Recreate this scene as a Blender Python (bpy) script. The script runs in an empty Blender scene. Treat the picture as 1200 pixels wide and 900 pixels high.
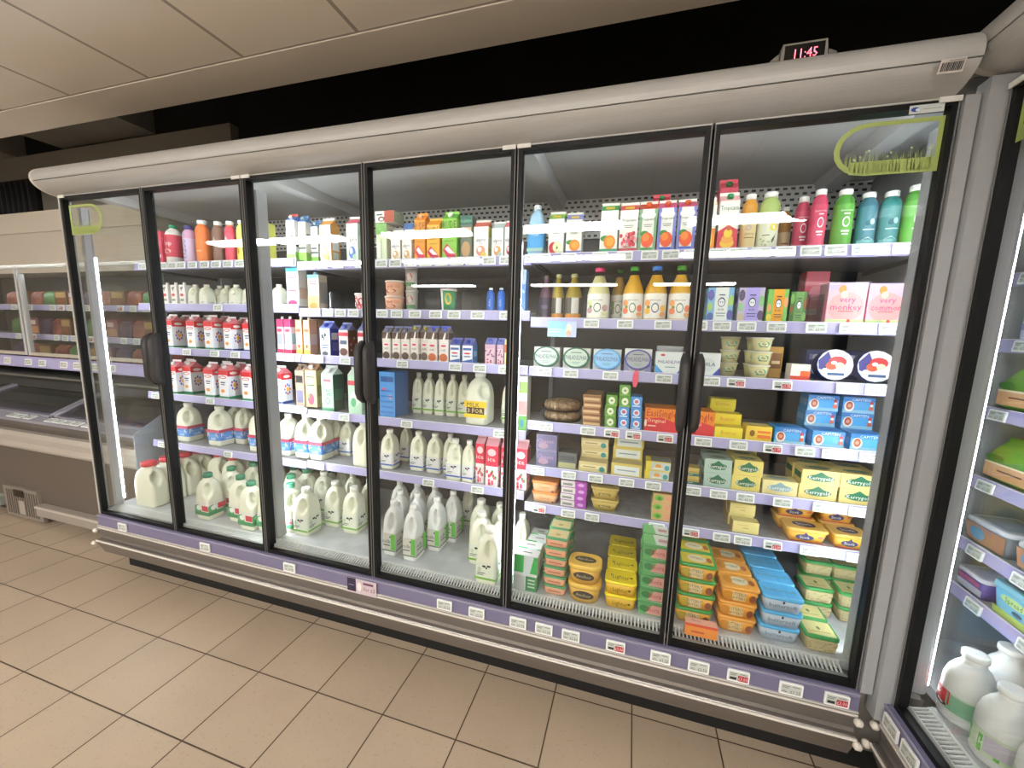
import bpy, math, random
from mathutils import Matrix, Vector
random.seed(7)
SC = bpy.context.scene
COL = SC.collection

# ------------------------------------------------------------------ camera, world, lights, exposure
cam_data = bpy.data.cameras.new('camera')
cam_data.sensor_fit = 'HORIZONTAL'; cam_data.sensor_width = 36.0; cam_data.lens = 14.015
cam_data.shift_x = -0.0006; cam_data.shift_y = 0.0080; cam_data.clip_start = 0.05; cam_data.clip_end = 60
CAM = bpy.data.objects.new('camera', cam_data); COL.objects.link(CAM)
CL = Vector((3.0624, -1.5074, 1.5668))
RR = [(0.95671516, 0.28970166, 0.02772831), (0.0689408, -0.13303842, -0.98871024), (-0.28274207, 0.94782579, -0.14725215)]
CAM.matrix_world = Matrix(((RR[0][0], -RR[1][0], -RR[2][0], CL.x), (RR[0][1], -RR[1][1], -RR[2][1], CL.y),
                           (RR[0][2], -RR[1][2], -RR[2][2], CL.z), (0, 0, 0, 1)))
SC.camera = CAM
SC.view_settings.view_transform = 'Standard'; SC.view_settings.look = 'None'
SC.view_settings.gamma = 1.0; SC.view_settings.use_curve_mapping = False
SC.view_settings.exposure = 0.08
SC.cycles.transparent_max_bounces = 24
SC.cycles.max_bounces = 8
W_ = bpy.data.worlds.new('world'); SC.world = W_; W_.use_nodes = True
W_.node_tree.nodes['Background'].inputs[0].default_value = (0.9, 0.95, 1.0, 1)
W_.node_tree.nodes['Background'].inputs[1].default_value = 0.05
LAMP_STRENGTH = 38.0     # ceiling panels
LED_STRENGTH = 58.0      # led tubes inside the cases

# ------------------------------------------------------------------ materials
def s2l(c):
    return c / 12.92 if c <= 0.04045 else ((c + 0.055) / 1.055) ** 2.4
def hexc(h):
    h = h.lstrip('#')
    return tuple(s2l(int(h[i:i + 2], 16) / 255) for i in (0, 2, 4)) + (1,)
MATS = {}
def mat(key):
    """'#rrggbb' or '#rrggbb/rough/metal' or the name of a special material"""
    if key in MATS: return MATS[key]
    p = key.split('/')
    m = bpy.data.materials.new('paint_' + key.replace('#', '').replace('/', '_')); m.use_nodes = True
    b = m.node_tree.nodes['Principled BSDF']
    b.inputs['Base Color'].default_value = hexc(p[0])
    b.inputs['Roughness'].default_value = float(p[1]) if len(p) > 1 else 0.42
    b.inputs['Metallic'].default_value = float(p[2]) if len(p) > 2 else 0.0
    MATS[key] = m
    return m
def special(name):
    m = bpy.data.materials.new(name); m.use_nodes = True; MATS[name] = m
    nt = m.node_tree
    return m, nt, nt.nodes['Principled BSDF'], nt.nodes.new, nt.links.new
def glass_mat(name, tint, extra, ior=1.45):
    m, nt, b, N, L = special(name)
    nt.nodes.remove(b)
    t = N('ShaderNodeBsdfTransparent'); t.inputs[0].default_value = tint
    g = N('ShaderNodeBsdfGlossy'); g.inputs['Roughness'].default_value = 0.0
    fr = N('ShaderNodeFresnel'); fr.inputs[0].default_value = ior
    ge = N('ShaderNodeNewGeometry'); io = N('ShaderNodeMix'); io.data_type = 'FLOAT'
    io.inputs[2].default_value = ior; io.inputs[3].default_value = 1.0 / ior
    L(ge.outputs['Backfacing'], io.inputs[0]); L(io.outputs[0], fr.inputs[0])
    mul = N('ShaderNodeMath'); mul.operation = 'MULTIPLY'; mul.inputs[1].default_value = extra; L(fr.outputs[0], mul.inputs[0])
    mx = N('ShaderNodeMixShader'); L(mul.outputs[0], mx.inputs[0]); L(t.outputs[0], mx.inputs[1]); L(g.outputs[0], mx.inputs[2])
    L(mx.outputs[0], nt.nodes['Material Output'].inputs[0])
glass_mat('door_glass', (0.97, 0.985, 0.98, 1), 1.0)
glass_mat('clear_plastic', (0.90, 0.92, 0.93, 1), 0.8)
glass_mat('tinted_plastic', (0.62, 0.60, 0.56, 1), 0.8)
def emit_mat(name, col, s):
    m, nt, b, N, L = special(name)
    b.inputs['Base Color'].default_value = (0.8, 0.8, 0.8, 1)
    b.inputs['Emission Color'].default_value = col; b.inputs['Emission Strength'].default_value = s
emit_mat('led', (0.90, 0.96, 1.0, 1), LED_STRENGTH)
emit_mat('lamp_panel', (1.0, 0.98, 0.95, 1), LAMP_STRENGTH)
emit_mat('led_soft', (0.90, 0.96, 1.0, 1), LED_STRENGTH * 0.30)
emit_mat('red_digits', (1.0, 0.02, 0.12, 1), 2.2)
def liquid(name, col, rough=0.08):
    m, nt, b, N, L = special(name)
    b.inputs['Base Color'].default_value = hexc(col); b.inputs['Roughness'].default_value = rough
    b.inputs['Coat Weight'].default_value = 0.5
def milky(name, col):
    m, nt, b, N, L = special(name)
    b.inputs['Base Color'].default_value = hexc(col); b.inputs['Roughness'].default_value = 0.38
    tr = N('ShaderNodeBsdfTranslucent'); tr.inputs[0].default_value = hexc(col)
    mx = N('ShaderNodeMixShader'); mx.inputs[0].default_value = 0.12
    L(b.outputs[0], mx.inputs[1]); L(tr.outputs[0], mx.inputs[2]); L(mx.outputs[0], nt.nodes['Material Output'].inputs[0])
milky('milk', '#eff0dc'); milky('milk_white', '#f2f4f2')
def metal(name, col, rough, noise=0.06, met=0.45):
    m, nt, b, N, L = special(name)
    b.inputs['Metallic'].default_value = met; b.inputs['Roughness'].default_value = rough
    n = N('ShaderNodeTexNoise'); n.inputs['Scale'].default_value = 9; n.inputs['Detail'].default_value = 3
    co = N('ShaderNodeTexCoord'); mp = N('ShaderNodeMapping'); mp.inputs['Scale'].default_value = (0.4, 6, 6)
    L(co.outputs['Object'], mp.inputs[0]); L(mp.outputs[0], n.inputs['Vector'])
    r = N('ShaderNodeValToRGB'); c = hexc(col)
    r.color_ramp.elements[0].color = tuple(max(0, v * (1 - noise * 2)) for v in c[:3]) + (1,)
    r.color_ramp.elements[1].color = tuple(min(1, v * (1 + noise * 2)) for v in c[:3]) + (1,)
    L(n.outputs[0], r.inputs[0]); L(r.outputs[0], b.inputs['Base Color'])
metal('bumper_metal', '#8d8884', 0.36, .05, .7)
metal('header_metal', '#b3b3b1', 0.42, 0.02, 0.1)
metal('post_metal', '#a2a5a8', 0.5, 0.03, 0.1)
fb = mat('#0d0e0f/0.5'); fb.node_tree.nodes['Principled BSDF'].inputs['Specular IOR Level'].default_value = 0.3; MATS['frame_black'] = fb
def speckle(name, c0, c1, scale, rough):
    m, nt, b, N, L = special(name)
    n = N('ShaderNodeTexNoise'); n.inputs['Scale'].default_value = scale; n.inputs['Detail'].default_value = 4
    co = N('ShaderNodeTexCoord'); L(co.outputs['Object'], n.inputs['Vector'])
    r = N('ShaderNodeValToRGB'); r.color_ramp.elements[0].color = hexc(c0); r.color_ramp.elements[1].color = hexc(c1)
    r.color_ramp.elements[0].position = 0.35; r.color_ramp.elements[1].position = 0.65
    L(n.outputs[0], r.inputs[0]); L(r.outputs[0], b.inputs['Base Color']); b.inputs['Roughness'].default_value = rough
speckle('shelf_steel', '#8f9196', '#a2a4a8', 30, 0.35)
speckle('deck_steel', '#b4b7b9', '#c6c9cb', 12, 0.3)
speckle('void_paint', '#1b1c1a', '#222321', 3, 0.9)
speckle('duct_paint', '#8a8885', '#93918c', 3, 0.8)
speckle('wall_paint', '#c4beb4', '#cec8be', 2, 0.85)
speckle('crust', '#7a5a3c', '#b79a78', 60, 0.7)
speckle('frozen_food', '#5a3f2c', '#8a5a3a', 18, 0.6)
speckle('frozen_pack', '#6a2a2e', '#a86a50', 14, 0.5)
def tiles():
    m, nt, b, N, L = special('floor_tiles')
    geo = N('ShaderNodeNewGeometry'); mp = N('ShaderNodeMapping')
    mp.inputs['Location'].default_value = (0.112 + 0.3273 * 40, -0.042 + 0.3273 * 60, 0)
    L(geo.outputs['Position'], mp.inputs[0])
    br = N('ShaderNodeTexBrick'); br.offset = 0.0; br.squash = 1.0
    for k, v in (('Scale', 1.0), ('Mortar Size', 0.0032), ('Mortar Smooth', 0.25), ('Bias', 0.0), ('Brick Width', 0.3273), ('Row Height', 0.3273)):
        br.inputs[k].default_value = v
    br.inputs['Color1'].default_value = hexc('#bba992'); br.inputs['Color2'].default_value = hexc('#b3a18b')
    br.inputs['Mortar'].default_value = hexc('#4a3a28')
    L(mp.outputs[0], br.inputs['Vector'])
    vo = N('ShaderNodeTexVoronoi'); vo.inputs['Scale'].default_value = 130; L(geo.outputs['Position'], vo.inputs['Vector'])
    n2 = N('ShaderNodeTexNoise'); n2.inputs['Scale'].default_value = 55; L(geo.outputs['Position'], n2.inputs['Vector'])
    lt = N('ShaderNodeMath'); lt.operation = 'LESS_THAN'; lt.inputs[1].default_value = 0.20; L(vo.outputs['Distance'], lt.inputs[0])
    gt = N('ShaderNodeMath'); gt.operation = 'GREATER_THAN'; gt.inputs[1].default_value = 0.55; L(n2.outputs[0], gt.inputs[0])
    mu = N('ShaderNodeMath'); mu.operation = 'MULTIPLY'; L(lt.outputs[0], mu.inputs[0]); L(gt.outputs[0], mu.inputs[1])
    sc = N('ShaderNodeMath'); sc.operation = 'MULTIPLY'; sc.inputs[1].default_value = 0.75; L(mu.outputs[0], sc.inputs[0])
    mx = N('ShaderNodeMix'); mx.data_type = 'RGBA'; L(sc.outputs[0], mx.inputs[0]); L(br.outputs['Color'], mx.inputs[6])
    mx.inputs[7].default_value = hexc('#7e6a52')
    n3 = N('ShaderNodeTexNoise'); n3.inputs['Scale'].default_value = 3.5; n3.inputs['Detail'].default_value = 5; L(geo.outputs['Position'], n3.inputs['Vector'])
    mx2 = N('ShaderNodeMix'); mx2.data_type = 'RGBA'; mx2.blend_type = 'MULTIPLY'; mx2.inputs[0].default_value = 0.16
    L(mx.outputs[2], mx2.inputs[6]); L(n3.outputs[0], mx2.inputs[7]); L(mx2.outputs[2], b.inputs['Base Color'])
    b.inputs['Roughness'].default_value = 0.42
    bp = N('ShaderNodeBump'); bp.inputs['Strength'].default_value = 0.25; bp.inputs['Distance'].default_value = 0.002; bp.invert = True
    L(br.outputs['Fac'], bp.inputs['Height']); L(bp.outputs[0], b.inputs['Normal'])
tiles()
def ceil_tiles():
    m, nt, b, N, L = special('ceiling_tiles')
    geo = N('ShaderNodeNewGeometry'); mp = N('ShaderNodeMapping'); mp.inputs['Location'].default_value = (0.02 + 24, -0.035 + 24, 0)
    L(geo.outputs['Position'], mp.inputs[0])
    br = N('ShaderNodeTexBrick'); br.offset = 0.0
    for k, v in (('Scale', 1.0), ('Mortar Size', 0.009), ('Mortar Smooth', 0.0), ('Brick Width', 0.603), ('Row Height', 0.6)): br.inputs[k].default_value = v
    br.inputs['Color1'].default_value = hexc('#e9e3da'); br.inputs['Color2'].default_value = hexc('#e3dcd3'); br.inputs['Mortar'].default_value = hexc('#a8a097')
    L(mp.outputs[0], br.inputs['Vector']); L(br.outputs[0], b.inputs['Base Color']); b.inputs['Roughness'].default_value = 0.9
    n = N('ShaderNodeTexNoise'); n.inputs['Scale'].default_value = 120; bp = N('ShaderNodeBump'); bp.inputs['Strength'].default_value = 0.2
    L(geo.outputs['Position'], n.inputs['Vector']); L(n.outputs[0], bp.inputs['Height']); L(bp.outputs[0], b.inputs['Normal'])
ceil_tiles()
def perforated(name, bw, bh, mortar, base, hole):
    m, nt, b, N, L = special(name)
    geo = N('ShaderNodeNewGeometry'); mp = N('ShaderNodeMapping'); mp.inputs['Rotation'].default_value = (-math.pi / 2, 0, 0)
    mp.inputs['Location'].default_value = (9, 9, 0)
    L(geo.outputs['Position'], mp.inputs[0])
    br = N('ShaderNodeTexBrick'); br.offset = 0.5
    for k, v in (('Scale', 1.0), ('Mortar Size', mortar), ('Mortar Smooth', 0.0), ('Brick Width', bw), ('Row Height', bh)): br.inputs[k].default_value = v
    br.inputs['Color1'].default_value = hexc(hole); br.inputs['Color2'].default_value = hexc(hole); br.inputs['Mortar'].default_value = hexc(base)
    L(mp.outputs[0], br.inputs['Vector']); L(br.outputs[0], b.inputs['Base Color']); b.inputs['Roughness'].default_value = 0.4
perforated('perforated_steel', 0.034, 0.026, 0.0075, '#cfd0cc', '#0e0f10')
perforated('back_steel', 0.05, 0.05, 0.0225, '#3c3d3f', '#121314')
speckle('canopy_paint', '#b9bbbc', '#c2c4c5', 1.5, 0.6)

# ------------------------------------------------------------------ mesh builder
class MB:
    def __init__(s):
        s.v = []; s.f = []; s.fm = []; s.sm = []; s.mats = []
    def mi(s, m):
        if m not in s.mats: s.mats.append(m)
        return s.mats.index(m)
    def add(s, vs, fs, m, smooth=False):
        o = len(s.v); s.v += [tuple(p) for p in vs]; k = s.mi(m)
        for f in fs:
            s.f.append(tuple(o + i for i in f)); s.fm.append(k); s.sm.append(smooth)
        return s
    def box(s, x0, x1, y0, y1, z0, z1, m):
        vs = [(x, y, z) for z in (z0, z1) for y in (y0, y1) for x in (x0, x1)]
        return s.add(vs, [(0, 2, 3, 1), (4, 5, 7, 6), (0, 1, 5, 4), (2, 6, 7, 3), (0, 4, 6, 2), (1, 3, 7, 5)], m)
    def loft(s, rings, m, cap0=True, cap1=True, smooth=True, mcap=None):
        n = len(rings[0]); o = len(s.v)
        for r in rings: s.v += [tuple(p) for p in r]
        for i in range(len(rings) - 1):
            mm = m[i] if isinstance(m, list) else m
            k = s.mi(mm)
            for j in range(n):
                a = o + i * n + j; b = o + i * n + (j + 1) % n
                s.f.append((a, b, b + n, a + n)); s.fm.append(k); s.sm.append(smooth)
        m0 = m[0] if isinstance(m, list) else m; m1 = mcap or (m[-1] if isinstance(m, list) else m)
        if cap0: s.f.append(tuple(o + j for j in reversed(range(n)))); s.fm.append(s.mi(m0)); s.sm.append(False)
        if cap1: s.f.append(tuple(o + (len(rings) - 1) * n + j for j in range(n))); s.fm.append(s.mi(m1)); s.sm.append(False)
        return s
    def lathe(s, prof, m, n=20, cx=0, cy=0, z=0, cap0=True, cap1=True):
        return s.loft([[(cx + r * math.sin(2 * math.pi * j / n), cy - r * math.cos(2 * math.pi * j / n), z + h) for j in range(n)] for r, h in prof], m, cap0, cap1)
    def prism(s, prof, x0, x1, m, axis='x', smooth=False, closed=True):
        """extrude a 2d outline [(a,b)] along an axis; for x: (y,z), for y: (x,z), for z: (x,y)"""
        def P(a, b, t):
            return (t, a, b) if axis == 'x' else ((a, t, b) if axis == 'y' else (a, b, t))
        n = len(prof); vs = [P(a, b, x0) for a, b in prof] + [P(a, b, x1) for a, b in prof]
        rng = range(n) if closed else range(n - 1)
        s.add(vs, [(j, (j + 1) % n, n + (j + 1) % n, n + j) for j in rng], m, smooth)
        if closed: s.add(vs, [tuple(range(n)), tuple(n + j for j in reversed(range(n)))], m)
        return s
    def tube(s, pts, r, m, n=8):
        rings = []
        for i, p in enumerate(pts):
            p = Vector(p); a = Vector(pts[max(0, i - 1)]); b = Vector(pts[min(len(pts) - 1, i + 1)])
            t = (b - a).normalized(); u = t.orthogonal().normalized() if i == 0 else (u - t * u.dot(t)).normalized()
            w = t.cross(u)
            rings.append([tuple(p + (u * math.cos(2 * math.pi * j / n) + w * math.sin(2 * math.pi * j / n)) * r) for j in range(n)])
        return s.loft(rings, m)
    def xf(s, M):
        s.v = [tuple(M @ Vector(p)) for p in s.v]; return s
    def mesh(s, name):
        me = bpy.data.meshes.new(name); me.from_pydata(s.v, [], s.f)
        for k in s.mats: me.materials.append(mat(k))
        me.polygons.foreach_set('material_index', s.fm); me.polygons.foreach_set('use_smooth', s.sm)
        me.update()
        return me
    def build(s, name, parent=None, loc=(0, 0, 0), rz=0):
        o = bpy.data.objects.new(name, s.mesh(name)); COL.objects.link(o)
        o.location = loc; o.rotation_euler = (0, 0, rz); o.parent = parent
        return o
def empty(name, loc=(0, 0, 0), rz=0):
    o = bpy.data.objects.new(name, None); COL.objects.link(o); o.empty_display_size = 0.05
    o.location = loc; o.rotation_euler = (0, 0, rz)
    return o
def tag(o, label, cat, group=None):
    o['label'] = label; o['category'] = cat
    if group: o['group'] = group
    return o
def structure(o):
    o['kind'] = 'structure'; return o
def fix_normals(o):
    import bmesh
    bm = bmesh.new(); bm.from_mesh(o.data); bmesh.ops.recalc_face_normals(bm, faces=bm.faces); bm.to_mesh(o.data); bm.free()

_TXT = {}
def text_geo(s):
    """(verts, faces, width) of a string, height of a capital = 1"""
    if s in _TXT: return _TXT[s]
    c = bpy.data.curves.new('txt', 'FONT'); c.body = s; c.resolution_u = 1; c.fill_mode = 'FRONT'
    o = bpy.data.objects.new('txt', c); COL.objects.link(o)
    bpy.context.view_layer.update()
    me = bpy.data.meshes.new_from_object(o.evaluated_get(bpy.context.evaluated_depsgraph_get()))
    vs = [(v.co.x / 0.69, v.co.y / 0.69) for v in me.vertices]; fs = [tuple(p.vertices) for p in me.polygons]
    x0 = min(v[0] for v in vs); x1 = max(v[0] for v in vs)
    vs = [(x - x0, y) for x, y in vs]
    bpy.data.objects.remove(o); bpy.data.curves.remove(c); bpy.data.meshes.remove(me)
    _TXT[s] = (vs, fs, x1 - x0)
    return _TXT[s]
def prints(mb, F, ops, w, h, lift=0.0006):
    """lay flat shapes on a face; F(u, v, lift) gives the 3d point, u and v run 0..1"""
    for i, op in enumerate(ops):
        l = lift * (1 + 0.6 * i); k = op[0]
        if k == 'r':
            _, u0, v0, u1, v1, c = op; n = 5
            vs = []
            for a in range(n + 1):
                u = u0 + (u1 - u0) * a / n; vs += [F(u, v0, l), F(u, v1, l)]
            mb.add(vs, [(2 * a, 2 * a + 2, 2 * a + 3, 2 * a + 1) for a in range(n)], c)
        elif k == 'e':
            _, cu, cv, ru, rv, c = op; n = 16
            vs = [F(cu + ru * math.cos(2 * math.pi * a / n), cv + rv * math.sin(2 * math.pi * a / n), l) for a in range(n)]
            mb.add(vs, [tuple(range(n))], c)
        elif k == 'p':
            mb.add([F(u, v, l) for u, v in op[1]], [tuple(range(len(op[1])))], op[2])
        elif k == 't':      # text: string, centre u, centre v, height as a share of v, colour, greatest width as a share of u
            s_, cu, cv, hh, c = op[1:6]; wmax = op[6] if len(op) > 6 else 0.86
            vs, fs, tw = text_geo(s_)
            H = hh * h; Wd = tw * H; sx = 1.0
            if Wd > wmax * w: sx = wmax * w / Wd
            mb.add([F(cu + (x - tw / 2) * H * sx / w, cv + (y - 0.5) * hh, l) for x, y in vs], fs, c)
        elif k == 'tv':     # text running up the face
            s_, cu, cv, hh, c = op[1:6]
            vs, fs, tw = text_geo(s_)
            H = hh * w; Wd = tw * H; sx = min(1.0, 0.9 * h / Wd)
            mb.add([F(cu - (y - 0.5) * hh, cv + (x - tw / 2) * H * sx / h, l) for x, y in vs], fs, c)

def rrect(w, d, r, z, n=4, cx=0, cy=0):
    r = min(r, w / 2 - 1e-4, d / 2 - 1e-4); out = []
    for qx, qy, a0 in ((1, -1, -math.pi / 2), (1, 1, 0), (-1, 1, math.pi / 2), (-1, -1, math.pi)):
        for i in range(n + 1):
            a = a0 + math.pi / 2 * i / n
            out.append((cx + qx * (w / 2 - r) + r * math.cos(a), cy + qy * (d / 2 - r) + r * math.sin(a), z))
    return out
def F_front(w, d, h, z0=0, w2=None, d2=None):
    w2 = w2 or w; d2 = d2 or d
    return lambda u, v, l: (-(w + (w2 - w) * v) / 2 + u * (w + (w2 - w) * v), -(d + (d2 - d) * v) / 2 - l, z0 + v * h)
def F_side(sgn, w, d, h, z0=0, w2=None, d2=None):
    w2 = w2 or w; d2 = d2 or d
    if sgn > 0: return lambda u, v, l: ((w + (w2 - w) * v) / 2 + l, -d / 2 + u * d, z0 + v * h)
    return lambda u, v, l: (-(w + (w2 - w) * v) / 2 - l, d / 2 - u * d, z0 + v * h)
def F_top(w, d, h):
    return lambda u, v, l: (-w / 2 + u * w, -d / 2 + v * d, h + l)
def F_cyl(R, h, z0=0, arc=2.5):
    return lambda u, v, l: ((R + l) * math.sin((u - 0.5) * arc), -(R + l) * math.cos((u - 0.5) * arc), z0 + v * h)

# ------------------------------------------------------------------ goods: shape builders, each returns [(part name, MB)]
def carton(w, d, h, col, front=(), side=(), roof=None, roofops=(), cap=None, fin=None, gable=True, sidecol=None):
    b = MB(); pr = MB()
    roof = roof or col; fin = fin or roof
    rh = 0.42 * d if gable else 0.0; fh = 0.05 * h if gable else 0.0; hb = h - rh - fh
    b.loft([rrect(w, d, 0.003, 0, 2), rrect(w, d, 0.003, hb, 2)], col, smooth=False)
    if gable:
        x = w / 2; y = d / 2
        b.add([(-x, -y, hb), (x, -y, hb), (x, 0, hb + rh), (-x, 0, hb + rh), (-x, y, hb), (x, y, hb)],
              [(0, 1, 2, 3), (5, 4, 3, 2), (1, 5, 2), (4, 0, 3)], roof)
        b.box(-x, x, -0.0015, 0.0015, hb + rh, h, fin)
        F = lambda u, v, l: (-x + u * w, -y + v * y - l * 0.7, hb + v * rh + l)
        prints(pr, F, roofops, w, rh)
    prints(pr, F_front(w, d, hb), front, w, hb)
    prints(pr, F_side(1, w, d, hb), side, d, hb); prints(pr, F_side(-1, w, d, hb), side, d, hb)
    out = [('carton_body', b)]
    if pr.v: out.append(('printing', pr))
    if cap:
        c = MB(); r = 0.17 * w
        if gable:
            c.lathe([(r, 0), (r, 0.012), (r * .9, 0.014)], cap, 14)
            c.xf(Matrix.Translation((0, -d / 4, hb + rh / 2)) @ Matrix.Rotation(math.atan2(rh, d / 2), 4, 'X'))
        else:
            c.lathe([(r, 0), (r, 0.014), (r * .9, 0.016)], cap, 14, 0, -d * .12, hb)
        out.append(('cap', c))
    return out
def slabbox(w, d, h, col, front=(), side=(), top=(), topcol=None, r=0.002, part='box_body'):
    b = MB().loft([rrect(w, d, r, 0, 2), rrect(w, d, r, h, 2)], col, smooth=False, mcap=topcol)
    pr = MB(); prints(pr, F_front(w, d, h), front, w, h)
    prints(pr, F_side(1, w, d, h), side, d, h); prints(pr, F_side(-1, w, d, h), side, d, h); prints(pr, F_top(w, d, h), top, w, d)
    return [(part, b)] + ([('printing', pr)] if pr.v else [])
def jug(w, d, h, col='milk', cap='#2c7d5b', label=None, ops=(), lz=(0.12, 0.40), wrap=True, hand=0.38, capless=False):
    """moulded milk jug; hand = where round the jug the handle hollow sits (0 front)"""
    prof = [(0, .92), (.02, .985), (.05, 1), (.28, 1), (.44, 1), (.48, .995), (.52, .985), (.55, .975), (.58, .96), (.61, .945), (.64, .925), (.67, .90), (.70, .87), (.73, .835), (.76, .79), (.785, .74), (.81, .68), (.835, .60), (.858, .51), (.878, .44), (.892, .41), (.93, .40)]
    rings = []
    for z, s in prof:
        rr = 0.30 + 0.70 * (1 - min(1, max(0, (s - .4) / .6)))
        ring = []
        ne = 2 + 5 * min(1, max(0, (s - .42) / .5))
        for j in range(44):
            th = 2 * math.pi * j / 44
            q = (abs(math.cos(th)) ** ne + abs(math.sin(th)) ** ne) ** (-1 / ne)
            x = math.sin(th) * q * w * s / 2; y = -math.cos(th) * q * d * s / 2
            ang = (th - hand + math.pi) % (2 * math.pi) - math.pi
            e = (ang / 0.50) ** 2 + ((z - .655) / .150) ** 2
            if e < 1 and z > .46:
                k = 1 - 0.86 * min(1, (1 - e) * 2.2) ** 0.8
                x *= k; y *= k
            ring.append((x, y, z * h))
        rings.append(ring)
    b = MB().loft(rings, col)
    c = MB(); r = w * 0.235
    c.lathe([(r, .905 * h), (r, h * .99), (r * .86, h)], cap, 16)
    out = [('jug_body', b), ('cap', c)]
    if label:
        l = MB(); z0, z1 = lz
        lo = 0.0012
        ring = lambda z: rrect(w + 2 * lo, d + 2 * lo, min(w, d) * .15 + lo, z * h, 7)
        if wrap:
            l.loft([ring(z0), ring(z1)], label, False, False)
            l.f = l.f; F = F_front(w + 2 * lo, d + 2 * lo, (z1 - z0) * h, z0 * h)
            prints(l, F, ops, w, (z1 - z0) * h)
            prints(l, F_side(1, w + 2 * lo, d + 2 * lo, (z1 - z0) * h, z0 * h), ops, d, (z1 - z0) * h)
        else:
            F = F_front(w, d, (z1 - z0) * h, z0 * h); prints(l, F, [('r', .1, 0, .9, 1, label)] + list(ops), w, (z1 - z0) * h)
        out.append(('label', l))
    return out
def bottle(R, h, col, cap, label=None, ops=(), lz=(0.1, 0.6), shape='pet', arc=6.283, capr=0.36, liquid_z=None, neckcol=None):
    if shape == 'pet':
        prof = [(.90, 0), (1, .03), (1, .45), (.97, .50), (1, .56), (1, .70), (.93, .78), (.74, .85), (.46, .90), (.38, .92), (.38, .95)]
    elif shape == 'straight':
        prof = [(.95, 0), (1, .02), (1, .69), (.98, .76), (.88, .83), (.68, .875), (.56, .895), (.56, .93)]
    elif shape == 'carafe':
        prof = [(.92, 0), (1, .03), (1, .46), (.97, .53), (.88, .61), (.72, .69), (.54, .77), (.42, .84), (.36, .89), (.36, .94)]
    elif shape == 'round':
        prof = [(.88, 0), (1, .04), (1, .50), (.98, .58), (.88, .68), (.70, .77), (.52, .83), (.46, .86), (.46, .93)]
    b = MB(); b.lathe([(R * a, h * z) for a, z in prof], [col] * (len(prof) - 3) + [neckcol or col] * 2, 20)
    c = MB(); r = R * capr if capr else 0
    k = prof[-1][0] * R + 0.0015
    zc = h * (.905 if shape == 'straight' else .92)
    c.lathe([(k, zc), (k * 1.10, zc + .002), (k * 1.10, h * .99), (k * .98, h)], cap, 16)
    out = [('bottle_body', b), ('cap', c)]
    if label:
        l = MB(); z0, z1 = lz; rl = R + .0008
        if arc > 6:
            l.lathe([(rl, z0 * h), (rl, z1 * h)], label, 20, cap0=False, cap1=False)
        else:
            prints(l, F_cyl(R, (z1 - z0) * h, z0 * h, 1.9), [('r', -.05, 0, 1.05, 1, label)], 2 * R, (z1 - z0) * h)
        prints(l, F_cyl(rl + .0006, (z1 - z0) * h, z0 * h, 1.9), ops, 1.9 * R, (z1 - z0) * h)
        out.append(('label', l))
    return out
def tub(w, d, h, col, lid, front=(), top=(), side=(), taper=.86, r=.018, lidh=.16, n=4, rim=None):
    hb = h * (1 - lidh); b = MB()
    b.loft([rrect(w * taper, d * taper, r, 0, n), rrect(w * .97, d * .97, r, hb, n)], col)
    l = MB(); l.loft([rrect(w, d, r, hb - h * .03, n), rrect(w, d, r, hb + h * lidh * .55, n), rrect(w * .95, d * .95, r * .9, h, n)], lid)
    prints(l, F_top(w * .95, d * .95, h), top, w, d)
    pr = MB(); prints(pr, F_front(w * taper, d * taper, hb, 0, w * .97, d * .97), front, w, hb, .0008)
    prints(pr, lambda u, v, q: (((taper + (.97 - taper) * v) * w) / 2 + q, -d * .45 + u * d * .9, v * hb), side, d, hb, .0008)
    prints(pr, lambda u, v, q: (-((taper + (.97 - taper) * v) * w) / 2 - q, d * .45 - u * d * .9, v * hb), side, d, hb, .0008)
    return [('tub_body', b), ('lid', l)] + ([('printing', pr)] if pr.v else [])
def cup(R, h, col, lid, ops=(), taper=.74, lz=(.15, .8)):
    b = MB().lathe([(R * taper, 0), (R * .97, h * .92)], col, 18)
    l = MB().lathe([(R * 1.04, h * .90), (R * 1.04, h * .97), (R * .98, h)], lid, 18)
    pr = MB(); z0, z1 = lz
    def F(u, v, q):
        z = (z0 + (z1 - z0) * v) * h; rr = R * (taper + (.97 - taper) * z / (h * .92)) + q; a = (u - .5) * 2.2
        return (rr * math.sin(a), -rr * math.cos(a), z)
    prints(pr, F, ops, 2 * R, (z1 - z0) * h, .0008)
    return [('cup_body', b), ('lid', l)] + ([('printing', pr)] if pr.v else [])

WH = '#f3f3ee'; DK = '#2b2b2b'
def fruit(cu, cv, ru, rv, c, c2, leaf='#3f8f3a'):
    return [('e', cu - ru * .8, cv + rv * .55, ru * .8, rv * .42, leaf), ('e', cu, cv, ru, rv, c), ('e', cu + ru * .1, cv + rv * .05, ru * .66, rv * .66, c2)]
def sun(cu, cv, ru, rv, c='#f0b32a', petals=('#d8432e', '#7a56b8', '#3d6fc4')):
    o = []
    for i in range(8):
        a = 2 * math.pi * i / 8
        o.append(('e', cu + ru * math.cos(a), cv + rv * math.sin(a), ru * .28, rv * .3, petals[i % 3]))
    return o + [('e', cu, cv, ru * .5, rv * .5, c)]
def berries(u0, v0, u1, v1, c, n=14, r=.06, seed=3):
    rnd = random.Random(seed)
    return [('e', rnd.uniform(u0, u1), rnd.uniform(v0, v1), r, r * .5, c[i % len(c)]) for i in range(n)]
def cow(cu, cv, s, c='#2a2c2a'):
    return [('e', cu - s * .4, cv, s * .3, s * .22, c), ('e', cu + s * .35, cv + s * .12, s * .34, s * .2, c), ('e', cu, cv - s * .25, s * .16, s * .2, c)]
TROP = [('t', 'Tropicana', .5, .77, .055, '#1e5a38')]
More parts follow.
